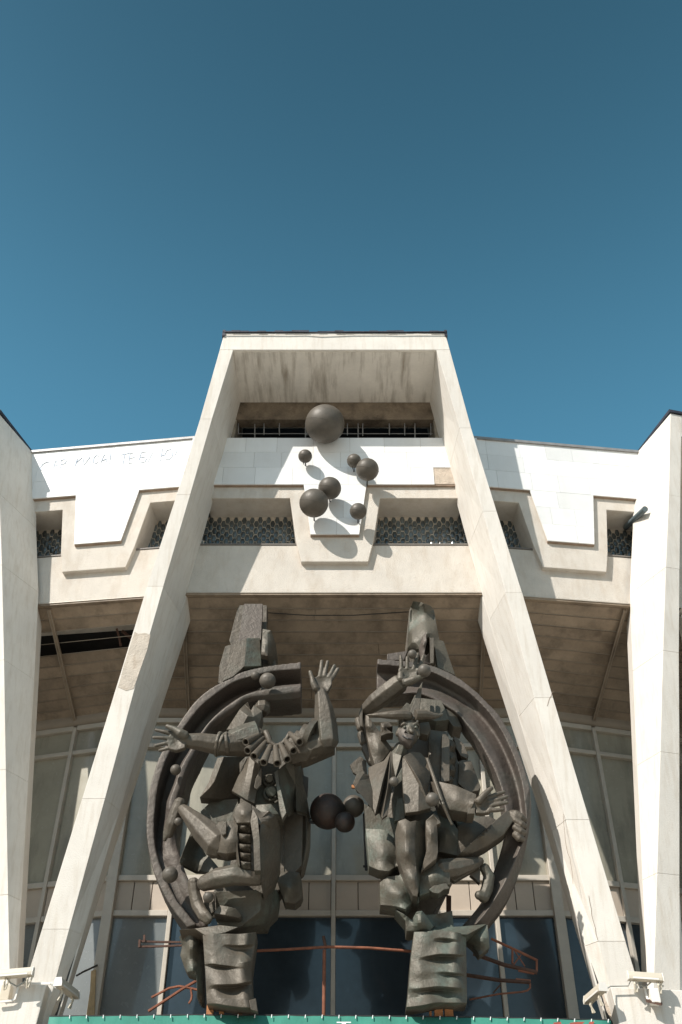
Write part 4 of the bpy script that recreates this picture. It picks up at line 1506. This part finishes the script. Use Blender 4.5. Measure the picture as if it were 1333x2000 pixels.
slab('hair_tuft', '820,1412 838,1410 842,1425 836,1436 820,1432', 13.4, .2, BRZ, S2)

# cape in two panels
slab('cape', '720,1500,13.34 731,1494,13.3 750,1486,13.24 764,1467,13.22 767,1470,13.22 774,1517,13.22 763,1530,13.22 766,1542,13.2 757,1592,13.04 747,1599,13.0 741,1586,13.16 733,1591,13.0 729,1578,13.04 728,1545,13.1 720.5,1514,13.26', 13.15, .06, BRZ, S2,
     lines='764,1467,13.22 748,1525,13.02 733,1591,13.0;764,1467,13.22 752,1530,13.2 741,1586,13.16;764,1467,13.22 759,1530,13.08 747,1599,13.0;764,1467,13.22 766,1535,13.2', bevel=.004)
slab('cape', '720.5,1513,13.27 728.5,1545,13.1 731,1588,13.04 712,1560,12.98 693,1540,12.92 702,1524,13.0 710,1511,13.12', 13.1, .06, BRZ, S2, back=(.05, .06, 0), bevel=.004)
slab('collar', '767,1469,13.2 785,1475,13.16 773,1518,13.08 767,1490,13.2', 13.15, .05, GRN, S2, vox=.012)
slab('cape', '789,1477,13.17 806,1468,13.2 821,1470,13.26 835,1485,13.38 831,1498,13.32 842,1509.5,13.42 838,1530,13.36 836,1548,13.3 842,1579,13.16 818,1585,13.08 792.5,1588,13.1 787,1535,13.16 786,1484,13.18', 13.2, .1, BRZ, S2,
     lines='789,1477,13.17 806,1502,13.1 822,1528,13.06 842,1579,13.16;790,1480,13.18 804,1506,13.14 818,1532,13.1 834,1580,13.12;806,1468,13.2 818,1492,13.24 828,1515,13.24 836,1548,13.3', bevel=.004)
slab('shirt_front', '775,1520 790,1490 800,1560 800,1604 770,1604 766,1560', 13.5, .2, GRN, S2)
slab('skirt_strip', '776,1560 789,1556 791,1600 771,1604', 13.34, .1, GRN, S2)
slab('dark_skirt', '729,1580 760,1596 790,1602 770,1640 745,1625 715,1618 712,1570', 13.5, .2, GRN, S2)
ball('button_ball', 770, 1527, 12.98, 9.5, M_BALL, S2)
ball('button_ball', 845, 1562, 12.98, 13.5, M_BALL, S2)
bm = bmesh.new()
add_tube(bm, [at(835, 1482, 13.22), at(866, 1572, 13.0), at(884, 1612, 13.1)], [.028, .03, .02], 6)
finish('baton', bm, BRZ, S2, .011, 0, .0)
bm = bmesh.new()
add_tube(bm, [at(841, 1505, 13.18), at(864, 1566, 12.99)], [.012, .02], 6)
finish('baton_edge', bm, BRZ, S2, .009, 0, .0)

# outstretched forearm and open hand
slab('sleeve', '842,1527,13.35 856,1526,13.2 888,1533,13.12 930,1551,13.05 926,1570,12.98 917,1588,13.05 879,1582,13.1 858,1570,13.2', 13.1, .32, BRZ, S2, inner='895,1545,13.04 890,1562,13.02', it=3)
bm = bmesh.new()
add_limb(bm, '918,1570,13.12,15 934,1572,13.1,14', n=10)
add_slab(bm, '928,1560 945,1556 958,1560 961,1574 958,1586 944,1589 930,1588', 13.03, .1, inner='945,1574,13.06')
add_limb(bm, '934,1566,13.0,7.5 946,1553,12.98,6 955,1544,12.98,5 962,1539,12.98,4')
add_limb(bm, '952,1560,13.06,4.8 970,1552,13.05,4.4 986,1547,13.05,3.6')
add_limb(bm, '955,1567,13.06,4.8 974,1562,13.05,4.4 992,1556,13.05,3.6')
add_limb(bm, '955,1575,13.06,4.8 974,1571,13.05,4.4 992,1567.5,13.05,3.6')
add_limb(bm, '955,1583,13.06,4.8 970,1583,13.05,4.2 984,1581.5,13.05,3.5')
finish('hand', bm, BRZ, S2, .0105, 2, .008)
slab('sleeve_cuff', '912,1548 931,1551 928,1590 914,1590', 13.02, .3, BRZ, S2)
# second arm crossing down to the ring, hand wrapped round it
slab('forearm', '890,1676,13.5 902,1664,13.38 960,1610,13.4 992,1582,13.55 1006,1600,13.55 985,1630,13.5 950,1654,13.45 905,1676,13.5', 13.45, .25, BRZ, S2, inner='945,1632,13.32')
slab('skirt_plate', '894,1614 920,1598 955,1594 978,1605 950,1640 905,1674 892,1672 891,1640', 13.62, .2, BRZ, S2, inner='920,1630,13.56')
slab('skirt_plate', '884,1582 930,1588 955,1596 930,1612 896,1618', 13.66, .12, GRN, S2)
slab('skirt_plate', '850,1590 880,1598 896,1622 894,1672 858,1664', 13.6, .2, GRN, S2, inner='872,1630,13.5')
bm = bmesh.new()
add_limb(bm, '1000,1592,13.62,12 1010,1600,13.58,12', n=8)
for a in ('1006,1588,13.56,7 1018,1596,13.55,7.5 1026,1602,13.62,5.5', '1006,1602,13.56,7 1018,1610,13.54,7.5 1027,1615,13.62,5.5',
          '1006,1616,13.56,7 1017,1624,13.54,7.5 1026,1628,13.62,5.5', '1006,1630,13.58,7 1014,1638,13.56,8 1022,1640,13.62,6'):
    add_limb(bm, a, n=8)
finish('hand', bm, BRZ, S2, .0115, 1, .008)

# breeches, knee, legs
slab('knee_panel', '772,1628,13.16 778,1604,13.08 792,1599,13.06 802,1605,13.05 814,1602,13.12 811,1632,13.06 812,1670,13.06 817.5,1742,13.12 816,1752,13.14 807,1750,13.14 793,1722,13.14 777,1670,13.14', 13.1, .3, BRZ, S2,
     inner='793,1625,12.96 795,1665,12.96 806,1715,13.04', it=4)
slab('knee_inner', '812,1604,13.14 832,1600,13.3 836,1660,13.34 822,1702,13.3 818,1748,13.2 810,1670,13.1', 13.2, .3, GRN, S2)
slab('breeches_strip', '832,1603,13.1 847,1590,13.04 854,1603,13.1 856.5,1664,13.12 853,1678,13.12 838,1690,13.14 822,1704,13.2 834,1660,13.1', 13.1, .25, BRZ, S2, inner='843,1630,13.02')
slab('breeches_top', '842,1600 848,1588 858,1597 862,1608 852,1612', 13.1, .12, BRZ, S2)
slab('breeches', '818,1705 850,1684 880,1690 880,1728 850,1740 820,1750', 13.3, .25, GRN, S2, inner='848,1712,13.2')
limb('leg', '862,1700,13.38,21 890,1696,13.42,19 918,1689,13.5,14 939,1682,13.55,9', BRZ, S2, n=8)
slab('leg_cuff', '876,1714,13.46 939,1684,13.5 939,1692,13.5 920,1704,13.5 888,1722,13.46', 13.5, .1, BRZ, S2)
slab('leg_cuff', '918,1708 939,1696 938,1726 930,1718', 13.58, .1, BRZ, S2)
bm = bmesh.new()
add_limb(bm, '946,1694,13.6,10 956,1712,13.62,12 952,1736,13.62,12 944,1756,13.6,11', n=8)
add_limb(bm, '934,1748,13.56,9 944,1752,13.58,9', n=8)
finish('foot', bm, GRN, S2, .012, 2, .01)
slab('hem', '838,1738 850,1728 872,1725 880,1736 868,1738 858,1746 846,1744', 13.26, .2, GRN, S2)

# tiered skirts on the side
slab('skirt_tier', '714,1618,13.5 750,1620,13.42 774,1640,13.4 782,1692,13.36 772,1694,13.42 761,1702,13.26 740,1700,13.3 721,1692,13.45', 13.4, .3, GRN, S2,
     inner='748,1665,13.3 768,1668,13.34', it=3)
slab('skirt_tier', '742,1724,13.42 757,1712,13.36 780,1710,13.38 786,1702,13.34 800,1740,13.34 819,1752,13.34 819,1764,13.36 806,1762,13.4 793,1776,13.22 774,1771,13.3 743,1768,13.42', 13.36, .35, GRN, S2,
     inner='762,1738,13.28 790,1745,13.24', it=3)
slab('skirt_tier', '772,1776,13.36 790,1786,13.3 805,1797,13.36 814,1781,13.26 825,1779,13.26 833,1788,13.32 848,1810,13.42 840,1819,13.4 795,1819,13.36 793,1800,13.34', 13.34, .35, GRN, S2,
     inner='820,1800,13.22', it=3)
slab('skirt_tier', '830,1787,13.5 850,1786,13.56 884,1779,13.6 887,1811,13.55 856,1813,13.5 840,1806,13.48', 13.5, .25, GRN, S2, inner='860,1798,13.62', it=3)
# base
slab('base_top', '806,1820,13.4 835,1812,13.5 900,1810,13.5 952,1805,13.6 914,1826,13.36 850,1824,13.32', 13.4, .3, GRN, S2)
xl2 = lambda y: table([2000, 1969, 1934, 1869, 1820, 1800], [792, 794, 798, 803, 809, 810], y)
xr2 = lambda y: table([2000, 1956, 1825, 1800], [912, 913, 911, 911], y)
sheet('base_drape', fold_rows(xl2, xr2, [
    (1820, 1824, [.06, .01, .0, .01, .0, -.01, .16]), (1836, 1838, [.05, .0, .0, .0, .0, -.02, .16]), (1844, 1842, [.05, .0, .0, .05, .07, .0, .16]), (1850, 1846, [.05, .0, .0, .03, .04, -.01, .16]),
    (1858, 1856, [.05, .0, .0, -.02, -.03, -.02, .16]), (1872, 1866, [.05, .0, -.03, -.05, -.05, -.04, .16]), (1878, 1870, [.05, .01, .05, .10, .08, .04, .16]), (1886, 1880, [.05, .0, .02, .05, .05, .03, .16]),
    (1896, 1894, [.05, -.02, -.02, .0, .0, .0, .16]), (1904, 1903, [.05, -.02, -.02, -.02, -.01, -.01, .16]), (1908, 1908, [.05, -.01, -.01, .0, .06, .06, .16]), (1916, 1916, [.05, .0, .0, .0, .03, .02, .16]),
    (1932, 1932, [.05, -.02, -.04, -.05, -.04, -.02, .15]), (1940, 1940, [.08, .04, .06, .10, .10, .06, .15]), (1950, 1950, [.08, .06, .0, .02, .07, .06, .15]), (1968, 1960, [.05, .0, -.07, -.03, .0, .0, .15])], 13.32, 1, [0, -1, -3, -5, -4, -2, 0]), .36, GRN, S2)
slab('base_drape', '912,1816,13.62 953,1806,13.6 956,1830,13.56 957,1851,13.6 947,1860,13.62 937,1867,13.6 926,1850,13.7 912,1838,13.72', 13.6, .2, GRN, S2, inner='940,1838,13.52', it=3)
bm = bmesh.new()
for x0, x1 in ((838, 842), (848, 864), (868, 884)):
    a, b = at(x0, 1955, 13.62), at(x1, 1955, 13.62)
    add_hex(bm, [(a.x, 13.6, 4.0), (b.x, 13.6, 4.0), (b.x, 13.68, 4.0), (a.x, 13.68, 4.0), (a.x, 13.6, a.z + .1), (b.x, 13.6, a.z + .1), (b.x, 13.68, a.z + .1), (a.x, 13.68, a.z + .1)])
fixn(bm)
link('steel_post', bm, M_ORANGE, S2)

# rods and steelwork that stiffen the sculptures from behind
bm = bmesh.new()
add_tube(bm, [at(712, 1590, 14.3), at(716, 1700, 14.3)], .022, 6)
add_tube(bm, [at(710, 1693, 14.28), at(722, 1690, 14.28)], .018, 6)
fixn(bm)
link('steel_rod', bm, M_DARK, S2)
bm = bmesh.new()
add_tube(bm, [at(687, 1537, 14.0), at(702, 1538, 14.0)], .03, 4)
fixn(bm)
link('bracket_stub', bm, M_ORANGE, S2)
slab('coat_scrap', '684,1494 704,1477 716,1486 718,1524 712,1552 698,1546 690,1530 697,1513 690,1509', 13.95, .06, BRZ, S2)
bm = bmesh.new()
add_hex(bm, [at(872, 1750, 14.2), at(882, 1752, 14.2), at(882, 1782, 14.2), at(872, 1782, 14.2), at(872, 1748, 14.3), at(882, 1750, 14.3), at(882, 1780, 14.3), at(872, 1780, 14.3)])
fixn(bm)
link('steel_web', bm, M_RUSTD, S2)

# ------------------------------------------------------------------ bronze balls on the facade
FACADE_BALLS = [(635, 828, 38.5, .37, 'largest bronze ball, at the niche sill on top of the white marble'),
                (596.5, 891, 13.5, .20, 'small bronze ball alone on the left, just under the largest ball'),
                (692, 900, 14, .24, 'small bronze ball tucked behind a larger one on the right of the marble'),
                (718, 917, 22.5, .33, 'medium bronze ball at the right edge of the marble, in front of a small one'),
                (644.5, 953.5, 22.5, .28, 'medium bronze ball touching a bigger one from behind in the drop motif'),
                (613.5, 982.5, 28.5, .37, 'second largest bronze ball, lower left over the drop motif'),
                (700, 998.5, 16.5, .25, 'lowest small bronze ball, at the right side of the drop motif')]
for x, y, r, d, lab in FACADE_BALLS:
    Yb = 14.0 - d
    o = ball('bronze_ball', x, y, Yb, r, M_BALL)
    tag(o, lab, 'ball', 'bronze balls on the facade')
    c = at(x, y, Yb)
    rr = r * pxm(c)
    bm = bmesh.new()
    q = c + Vector((0, rr * .6, -rr * .35))
    add_tube(bm, [q, Vector((q.x, 14.02, q.z))], .014, 6)
    if r < 15:
        add_tube(bm, [c + Vector((-.03, .02, -rr * .9)), c + Vector((-.03, .06, -rr * 1.22))], .008, 6)
    fixn(bm)
    link('fixing_rod', bm, M_DARK, o)
    bm = bmesh.new()
    pts = []
    ax = Vector((.2, -.5, .85)).normalized()
    u = ax.cross(Vector((1, 0, 0))).normalized()
    w = ax.cross(u)
    for k in range(41):
        t = 2 * math.pi * k / 40
        pts.append(c + (u * math.cos(t) + w * math.sin(t)) * rr * 1.0)
    add_tube(bm, pts, .004, 5)
    fixn(bm)
    link('weld_seam', bm, M_BALL, o)
# cluster of three between the sculptures
for x, y, r, Yb, lab in ((640, 1585, 34.5, 14.2, 'large shade-coloured rusty ball, biggest of the three hanging between the sculptures'),
                         (691, 1575, 21.5, 14.25, 'dark ball with a sunlit top beside the cape of the juggling clown'),
                         (674, 1606, 20, 14.0, 'lowest shade-coloured ball of the three hanging between the sculptures')):
    o = ball('bronze_ball', x, y, Yb, r, M_BALL_SHADED if x != 691 else M_BALL)
    tag(o, lab, 'ball', 'three balls between the sculptures')
    if x == 640:
        bm = bmesh.new()
        add_tube(bm, [at(598, 1605, 14.2), at(625, 1608, 14.25)], .025, 6)
        add_tube(bm, [at(602, 1603, 14.2), at(614, 1594, 14.25)], .012, 6)
        fixn(bm)
        link('fixing_rod', bm, M_DARK, o)

# ------------------------------------------------------------------ rusty rails and brackets
t = thing('rusty_rail', 'rusty pipe rail on a post between the two sculpture bases', 'railing', loc=at(634, 1990, 14.0))
bm = bmesh.new()
add_tube(bm, [at(496, 1858, 14.0), at(560, 1855, 14.0), at(640, 1850, 14.0), at(720, 1852, 14.0), at(808, 1859, 14.0)], .018, 8)
fixn(bm)
link('rail', bm, M_RUST, t, smooth=60)
a = at(634, 1852, 14.0)
bm = bmesh.new()
add_tube(bm, [Vector((a.x, 14.02, 4.0)), a + Vector((0, .02, -.02))], .024, 8)
fixn(bm)
link('post', bm, M_RUST, t, smooth=60)
bm = bmesh.new()
add_tube(bm, [at(632, 1829, 14.02), at(637, 1853, 14.02)], .02, 6)
fixn(bm)
link('stub', bm, M_RUSTD, t)

t = thing('steel_bracket', 'rusty double bar bracket with a short upright left of the headless clown base', 'bracket', 'rusty brackets beside the sculptures', loc=at(272, 1845, 14.2))
for spec in (((271, 1839), (312, 1840.5), (358, 1841)), ((273, 1849.5), (312, 1849), (360, 1847))):
    bm = bmesh.new()
    add_tube(bm, [at(x, y, 14.2) for x, y in spec], .017, 4)
    fixn(bm)
    link('bar', bm, M_RUSTD, t)
for spec in (((273, 1836), (272, 1851)), ((282, 1827), (282, 1841))):
    bm = bmesh.new()
    add_tube(bm, [at(x, y, 14.18) for x, y in spec], .02, 4)
    fixn(bm)
    link('upright', bm, M_RUSTD, t)
t = thing('steel_bracket', 'bent rusty rods with a hook below the headless clown base', 'bracket', 'rusty brackets beside the sculptures', loc=at(330, 1950, 14.3))
for spec, r in ((((296, 1949), (330, 1931), (350, 1927), (368, 1930), (390, 1935)), .016), (((290, 1976), (330, 1950), (357, 1932), (390, 1913)), .019), (((373, 1932), (375, 1945), (374, 1953), (369, 1961)), .014)):
    bm = bmesh.new()
    add_tube(bm, [at(x, y, 14.3) for x, y in spec], r, 6)
    fixn(bm)
    link('rod', bm, M_RUST, t)
t = thing('steel_bracket', 'rusty lattice bracket with crossed braces right of the juggling clown base', 'bracket', 'rusty brackets beside the sculptures', loc=at(1000, 1880, 14.3))
for spec, r, m in ((((960, 1834), (1012, 1858), (1051, 1877)), .018, M_RUST), (((925, 1863), (985, 1885), (1050, 1900)), .028, M_RUSTD), (((1013, 1896), (1044, 1902)), .016, M_RUST),
                   (((1001.5, 1855), (1001.5, 1883)), .014, M_RUST), (((1006, 1858), (1026, 1888)), .009, M_RUST), (((1018, 1866), (1003, 1886)), .009, M_RUST), (((1049, 1876), (1049, 1898)), .014, M_RUST)):
    bm = bmesh.new()
    add_tube(bm, [at(x, y, 14.3) for x, y in spec], r, 6)
    fixn(bm)
    link('bar', bm, m, t)
t = thing('steel_bracket', 'lower rusty bracket with a curved tail right of the juggling clown base', 'bracket', 'rusty brackets beside the sculptures', loc=at(1000, 1920, 14.3))
for spec, r, m in ((((912, 1905), (975, 1915), (1036, 1919)), .026, M_RUSTD), (((1008, 1914), (1037, 1917)), .02, M_RUST), (((1036, 1921), (1036, 1930), (1031, 1935), (1020, 1938), (975, 1942), (918, 1953)), .012, M_RUST),
                   (((978, 1924), (964, 1940)), .01, M_RUSTD)):
    bm = bmesh.new()
    add_tube(bm, [at(x, y, 14.3) for x, y in spec], r, 6)
    fixn(bm)
    link('bar', bm, m, t)

# ------------------------------------------------------------------ green banner
t = thing('banner', 'green printed banner tied along its top edge below the sculptures', 'banner', loc=at(645, 1990, 13.5))
YB = 13.5
top = [at(96, 1986.5, YB), at(400, 1984, YB), at(645, 1985.5, YB), at(900, 1988, YB), at(1194, 1994, YB)]
bm = bmesh.new()
cols = []
NB = 60
for i in range(NB + 1):
    u = i / NB * (len(top) - 1)
    k = min(len(top) - 2, int(u))
    p = lerp(top[k], top[k + 1], u - k)
    cols.append([bm.verts.new(p + Vector((0, random.uniform(-.006, .006) + .012 * math.sin(i * 1.7 + r), -.42 * r))) for r in range(5)])
for a, b in zip(cols, cols[1:]):
    for r in range(4):
        bm.faces.new((a[r], a[r + 1], b[r + 1], b[r]))
bn = link('cloth', bm, M_BAN, t, smooth=60)
bn.modifiers.new('thickness', 'SOLIDIFY').thickness = .006
bm = bmesh.new()
add_tube(bm, [p + Vector((0, .02, .012)) for p in top], .008, 5)
fixn(bm)
link('cable', bm, M_DARK, t)
for i in range(33):
    x = 136 + i * 32.9
    if x > 1192:
        break
    y = table([1194, 900, 645, 400, 96], [1994, 1988, 1985.5, 1984, 1986.5], x)
    bm = bmesh.new()
    add_tube(bm, [at(x + .5, y - 2.5, YB - .015), at(x - .3, y + 4, YB - .02)], .006, 5)
    fixn(bm)
    link('tie', bm, M_BANW, t)
# printed bar of a letter and a red patch near the lower picture edge
bm = bmesh.new()
for x0, x1, y0, y1 in ((658, 686, 1996.3, 1998.6), (668, 676, 1998.6, 2040)):
    p = [at(x0, y0, YB - .028), at(x1, y0, YB - .028), at(x1, y1, YB - .028), at(x0, y1, YB - .028)]
    add_prism(bm, p, Vector((0, .004, 0)))
fixn(bm)
link('print', bm, M_BANW, t)
bm = bmesh.new()
for pts in (((1082, 1998), (1096, 1996.5), (1100, 2010), (1080, 2012)), ((1114, 1998.5), (1130, 1996.5), (1143, 1996.5), (1138, 2001), (1132, 2012), (1108, 2012)), ((1152, 1996.5), (1162, 1996), (1158, 2004), (1150, 2003))):
    add_prism(bm, [at(x, y, YB - .03) for x, y in pts], Vector((0, .004, 0)))
fixn(bm)
link('print', bm, M_BANR, t)

# ------------------------------------------------------------------ lamps, conduit, drain pipe, graffiti
def strip_lamp(pa, pb, h, label, brackets):
    t = thing('strip_lamp', label, 'lamp', 'strip lamps on the piers', loc=(pa + pb) / 2)
    d = (pb - pa).normalized()
    nrm = d.cross(Vector((0, 0, 1))).normalized()
    if nrm.y > 0:
        nrm = -nrm
    up = Vector((0, 0, 1))
    bm = bmesh.new()
    w = .055
    prof = [(-w, -h / 2), (w, -h / 2), (w, -h * .1), (w * .7, h / 2), (-w * .7, h / 2), (-w, -h * .1)]
    add_prism(bm, [pa + nrm * x + up * z for x, z in prof], pb - pa)
    fixn(bm)
    link('housing', bm, M_LAMP, t, bevel=.008)
    bm = bmesh.new()
    add_prism(bm, [pa + d * .05 + nrm * x + up * z for x, z in ((w * 1.06, -h * .42), (w * 1.06, -h * .2), (w * .9, -h * .2), (w * .9, -h * .42))], (pb - pa) - d * .1)
    fixn(bm)
    link('diffuser', bm, M_WHITE, t)
    for u in (0, 1):
        bm = bmesh.new()
        q = (pa if u == 0 else pb)
        add_prism(bm, [q + nrm * x * 1.05 + up * z * 1.05 for x, z in prof], d * (.012 if u else -.012))
        fixn(bm)
        link('end_cap', bm, M_WHITE, t)
    for f in brackets:
        bm = bmesh.new()
        p = lerp(pa, pb, f)
        add_tube(bm, [p - up * h * .45, p - up * (h * .5 + .05) + nrm * .03, p - up * (h * .5 + .14) - nrm * .02], .014, 6)
        add_tube(bm, [p - up * h * .45 + d * .05, p - up * (h * .5 + .14) + d * .02], .012, 6)
        fixn(bm)
        link('bracket', bm, M_LAMP, t)


strip_lamp(at(-14, 1905, 13.7), at(64, 1898.5, 13.7), .10, 'cream strip lamp standing on top of the left pier', (.35, .92))
strip_lamp(at(114, 1918, 13.62), at(148, 1944, 14.15), .10, 'shaded strip lamp jutting out from the inner side of the left leaning column', (.2, .8))
strip_lamp(at(1227, 1906.5, 13.7), at(1293, 1911, 13.7), .10, 'cream strip lamp standing on top of the right pier', (.15, .85))
strip_lamp(at(1178, 1928, 13.62), at(1148, 1954, 14.15), .10, 'sunlit strip lamp jutting out from the inner side of the right leaning column', (.2, .75))

bm = bmesh.new()
a, b = at(1270, 1930, 13.68), at(1293, 1958, 13.68)
add_hex(bm, [(a.x, 13.68, b.z), (b.x, 13.68, b.z - .01), (b.x, 13.84, b.z - .01), (a.x, 13.84, b.z), (a.x, 13.68, a.z), (b.x, 13.68, a.z), (b.x, 13.84, a.z), (a.x, 13.84, a.z)])
fixn(bm)
t = thing('junction_box', 'white junction box on the front of the right pier below the strip lamp', 'electrical box', loc=(a + b) / 2)
link('box', bm, M_WHITE, t, bevel=.012)
bm = bmesh.new()
add_prism(bm, [at(1266, 1951, 13.8), at(1262, 1953, 13.72), at(1292, 1960, 13.66), at(1294, 1957, 13.8)], Vector((0, 0, -.03)))
fixn(bm)
link('tray', bm, M_RUSTD, t)
bm = bmesh.new()
a, b = at(3, 1923, 13.95), at(16, 1955, 13.95)
add_hex(bm, [(a.x, 13.95, b.z), (b.x, 13.95, b.z), (b.x, 14.1, b.z), (a.x, 14.1, b.z), (a.x, 13.95, a.z), (b.x, 13.95, a.z), (b.x, 14.1, a.z), (a.x, 14.1, a.z)])
fixn(bm)
t = thing('junction_box', 'pale junction box in the notch of the left pier under the strip lamp', 'electrical box', loc=(a + b) / 2)
link('box', bm, M_LAMP, t, bevel=.012)


def tube_thing(name, label, cat, pts, r, m, group=None, n=8):
    bm = bmesh.new()
    add_tube(bm, pts, r, n)
    fixn(bm)
    return tag(link(name, bm, m, None, smooth=60), label, cat, group)


tube_thing('conduit', 'pale square conduit along the stepped edge of the left pier', 'conduit', [at(-4, 1958, 13.8), at(24, 1955, 13.8), at(29, 1952, 13.8), at(37, 1925, 13.8), at(41, 1922, 13.8), at(104, 1922, 13.75)], .018, M_WHITE, n=4)
tube_thing('cable', 'thin grey cable sagging from the left strip lamp to the conduit', 'cable', [at(12, 1909, 13.72), at(20, 1920, 13.74), at(33, 1927, 13.78), at(45, 1921, 13.76), at(58, 1907, 13.72)], .010, M_CABLE)
tube_thing('cable', 'thin cable drooping from the left pier top to the side lamp', 'cable', [at(98, 1921, 13.75), at(104, 1926, 13.72), at(109, 1931, 13.7), at(114, 1927, 13.64)], .008, M_CABLE)
tube_thing('cable', 'grey cable looping along the right pier top to the side lamp', 'cable', [at(1184, 1940, 13.7), at(1187, 1931, 13.74), at(1193, 1927, 13.78), at(1228, 1926, 13.78), at(1234, 1914, 13.72), at(1250, 1925, 13.76), at(1262, 1928, 13.76), at(1276, 1916, 13.72)], .009, M_CABLE)
tube_thing('cable', 'short white cable from the right lamp down to the junction box', 'cable', [at(1290, 1915, 13.7), at(1287, 1923, 13.72), at(1292, 1928, 13.74), at(1297, 1926, 13.74)], .012, M_WHITE)
tube_thing('conduit', 'white flat conduit dropping beside the junction box on the right pier', 'conduit', [at(1259, 1928, 13.8), at(1265, 1951, 13.8), at(1268, 1954, 13.76)], .018, M_WHITE, n=4)
tube_thing('drain_pipe', 'short slate grey pipe sticking out of the right glass block window', 'pipe', [at(1222, 1031, 15.0), at(1226, 1027, 14.75), at(1261, 994, 13.95)], .055, M_PIPE, n=14)
tube_thing('steel_strut', 'thin dark strut between the left column and the corner post', 'strut', [at(150, 1906, 14.9), at(162, 1899, 15.4), at(190, 1886, 16.1)], .014, M_DARK)

G = thing('graffiti', 'faded blue painted graffiti letters on the white marble of the left bay', 'graffiti', loc=at(205, 905, 14.2))
LET = {
    'C1': [[(95, 903), (91, 902.5), (83, 907), (78.5, 914), (80, 918), (85, 917.5)]],
    'A1': [[(103.5, 916), (107.5, 903), (109.5, 899), (113, 914)], [(104.5, 911), (112.5, 908)]],
    'P1': [[(118.5, 914), (119, 899)], [(119, 899), (126, 897), (129.5, 900), (127, 905), (119.5, 908)]],
    'dot1': [[(131, 910), (131.6, 911.5)]],
    'K': [[(146.5, 910), (151, 896)], [(160, 894), (149, 903.5), (155, 909)]],
    'I': [[(162, 894), (163.5, 909.5), (175.5, 892.5), (176.5, 908)]],
    'C2': [[(193, 890.5), (188, 889.5), (183, 895), (182.5, 903), (187, 905.5), (192, 903)]],
    'A2': [[(197, 904), (204, 887), (209, 902)], [(199.5, 899.5), (208, 896)]],
    'x1': [[(216.5, 885.5), (214.5, 899)], [(213.2, 903.5), (213.8, 905)]],
    'T': [[(236, 888.5), (253, 885)], [(244, 887), (240, 907)]],
    'E': [[(261, 884), (254, 886), (251.5, 905), (259, 904)], [(253.5, 895), (263, 893)]],
    'B': [[(287, 882), (276, 884), (271.5, 899), (275, 904), (283, 902), (286.5, 896), (282, 892.5), (274, 894)]],
    'L': [[(289, 902.5), (296, 888), (298, 884)]],
    'U1': [[(317.5, 876), (313, 900)], [(315.5, 890), (322, 888.5)], [(334, 877.5), (326, 880), (321.5, 889), (324, 897), (331, 897.5), (337, 890), (337.5, 881), (334, 877.5)]],
    'x2': [[(345.5, 874.5), (345.8, 880), (342, 889)], [(338, 897.5), (339, 898.5)]],
}
for key, strokes in LET.items():
    bm = bmesh.new()
    for st in strokes:
        pts = []
        for x, y in st:
            s, z = FL.px(x, y, -.004)
            pts.append(FL.p(s, z, -.004))
        add_tube(bm, pts, .0085 if key not in ('L', 'A1') else .006, 5)
    fixn(bm)
    link('painted_letter', bm, M_BLUE, G)
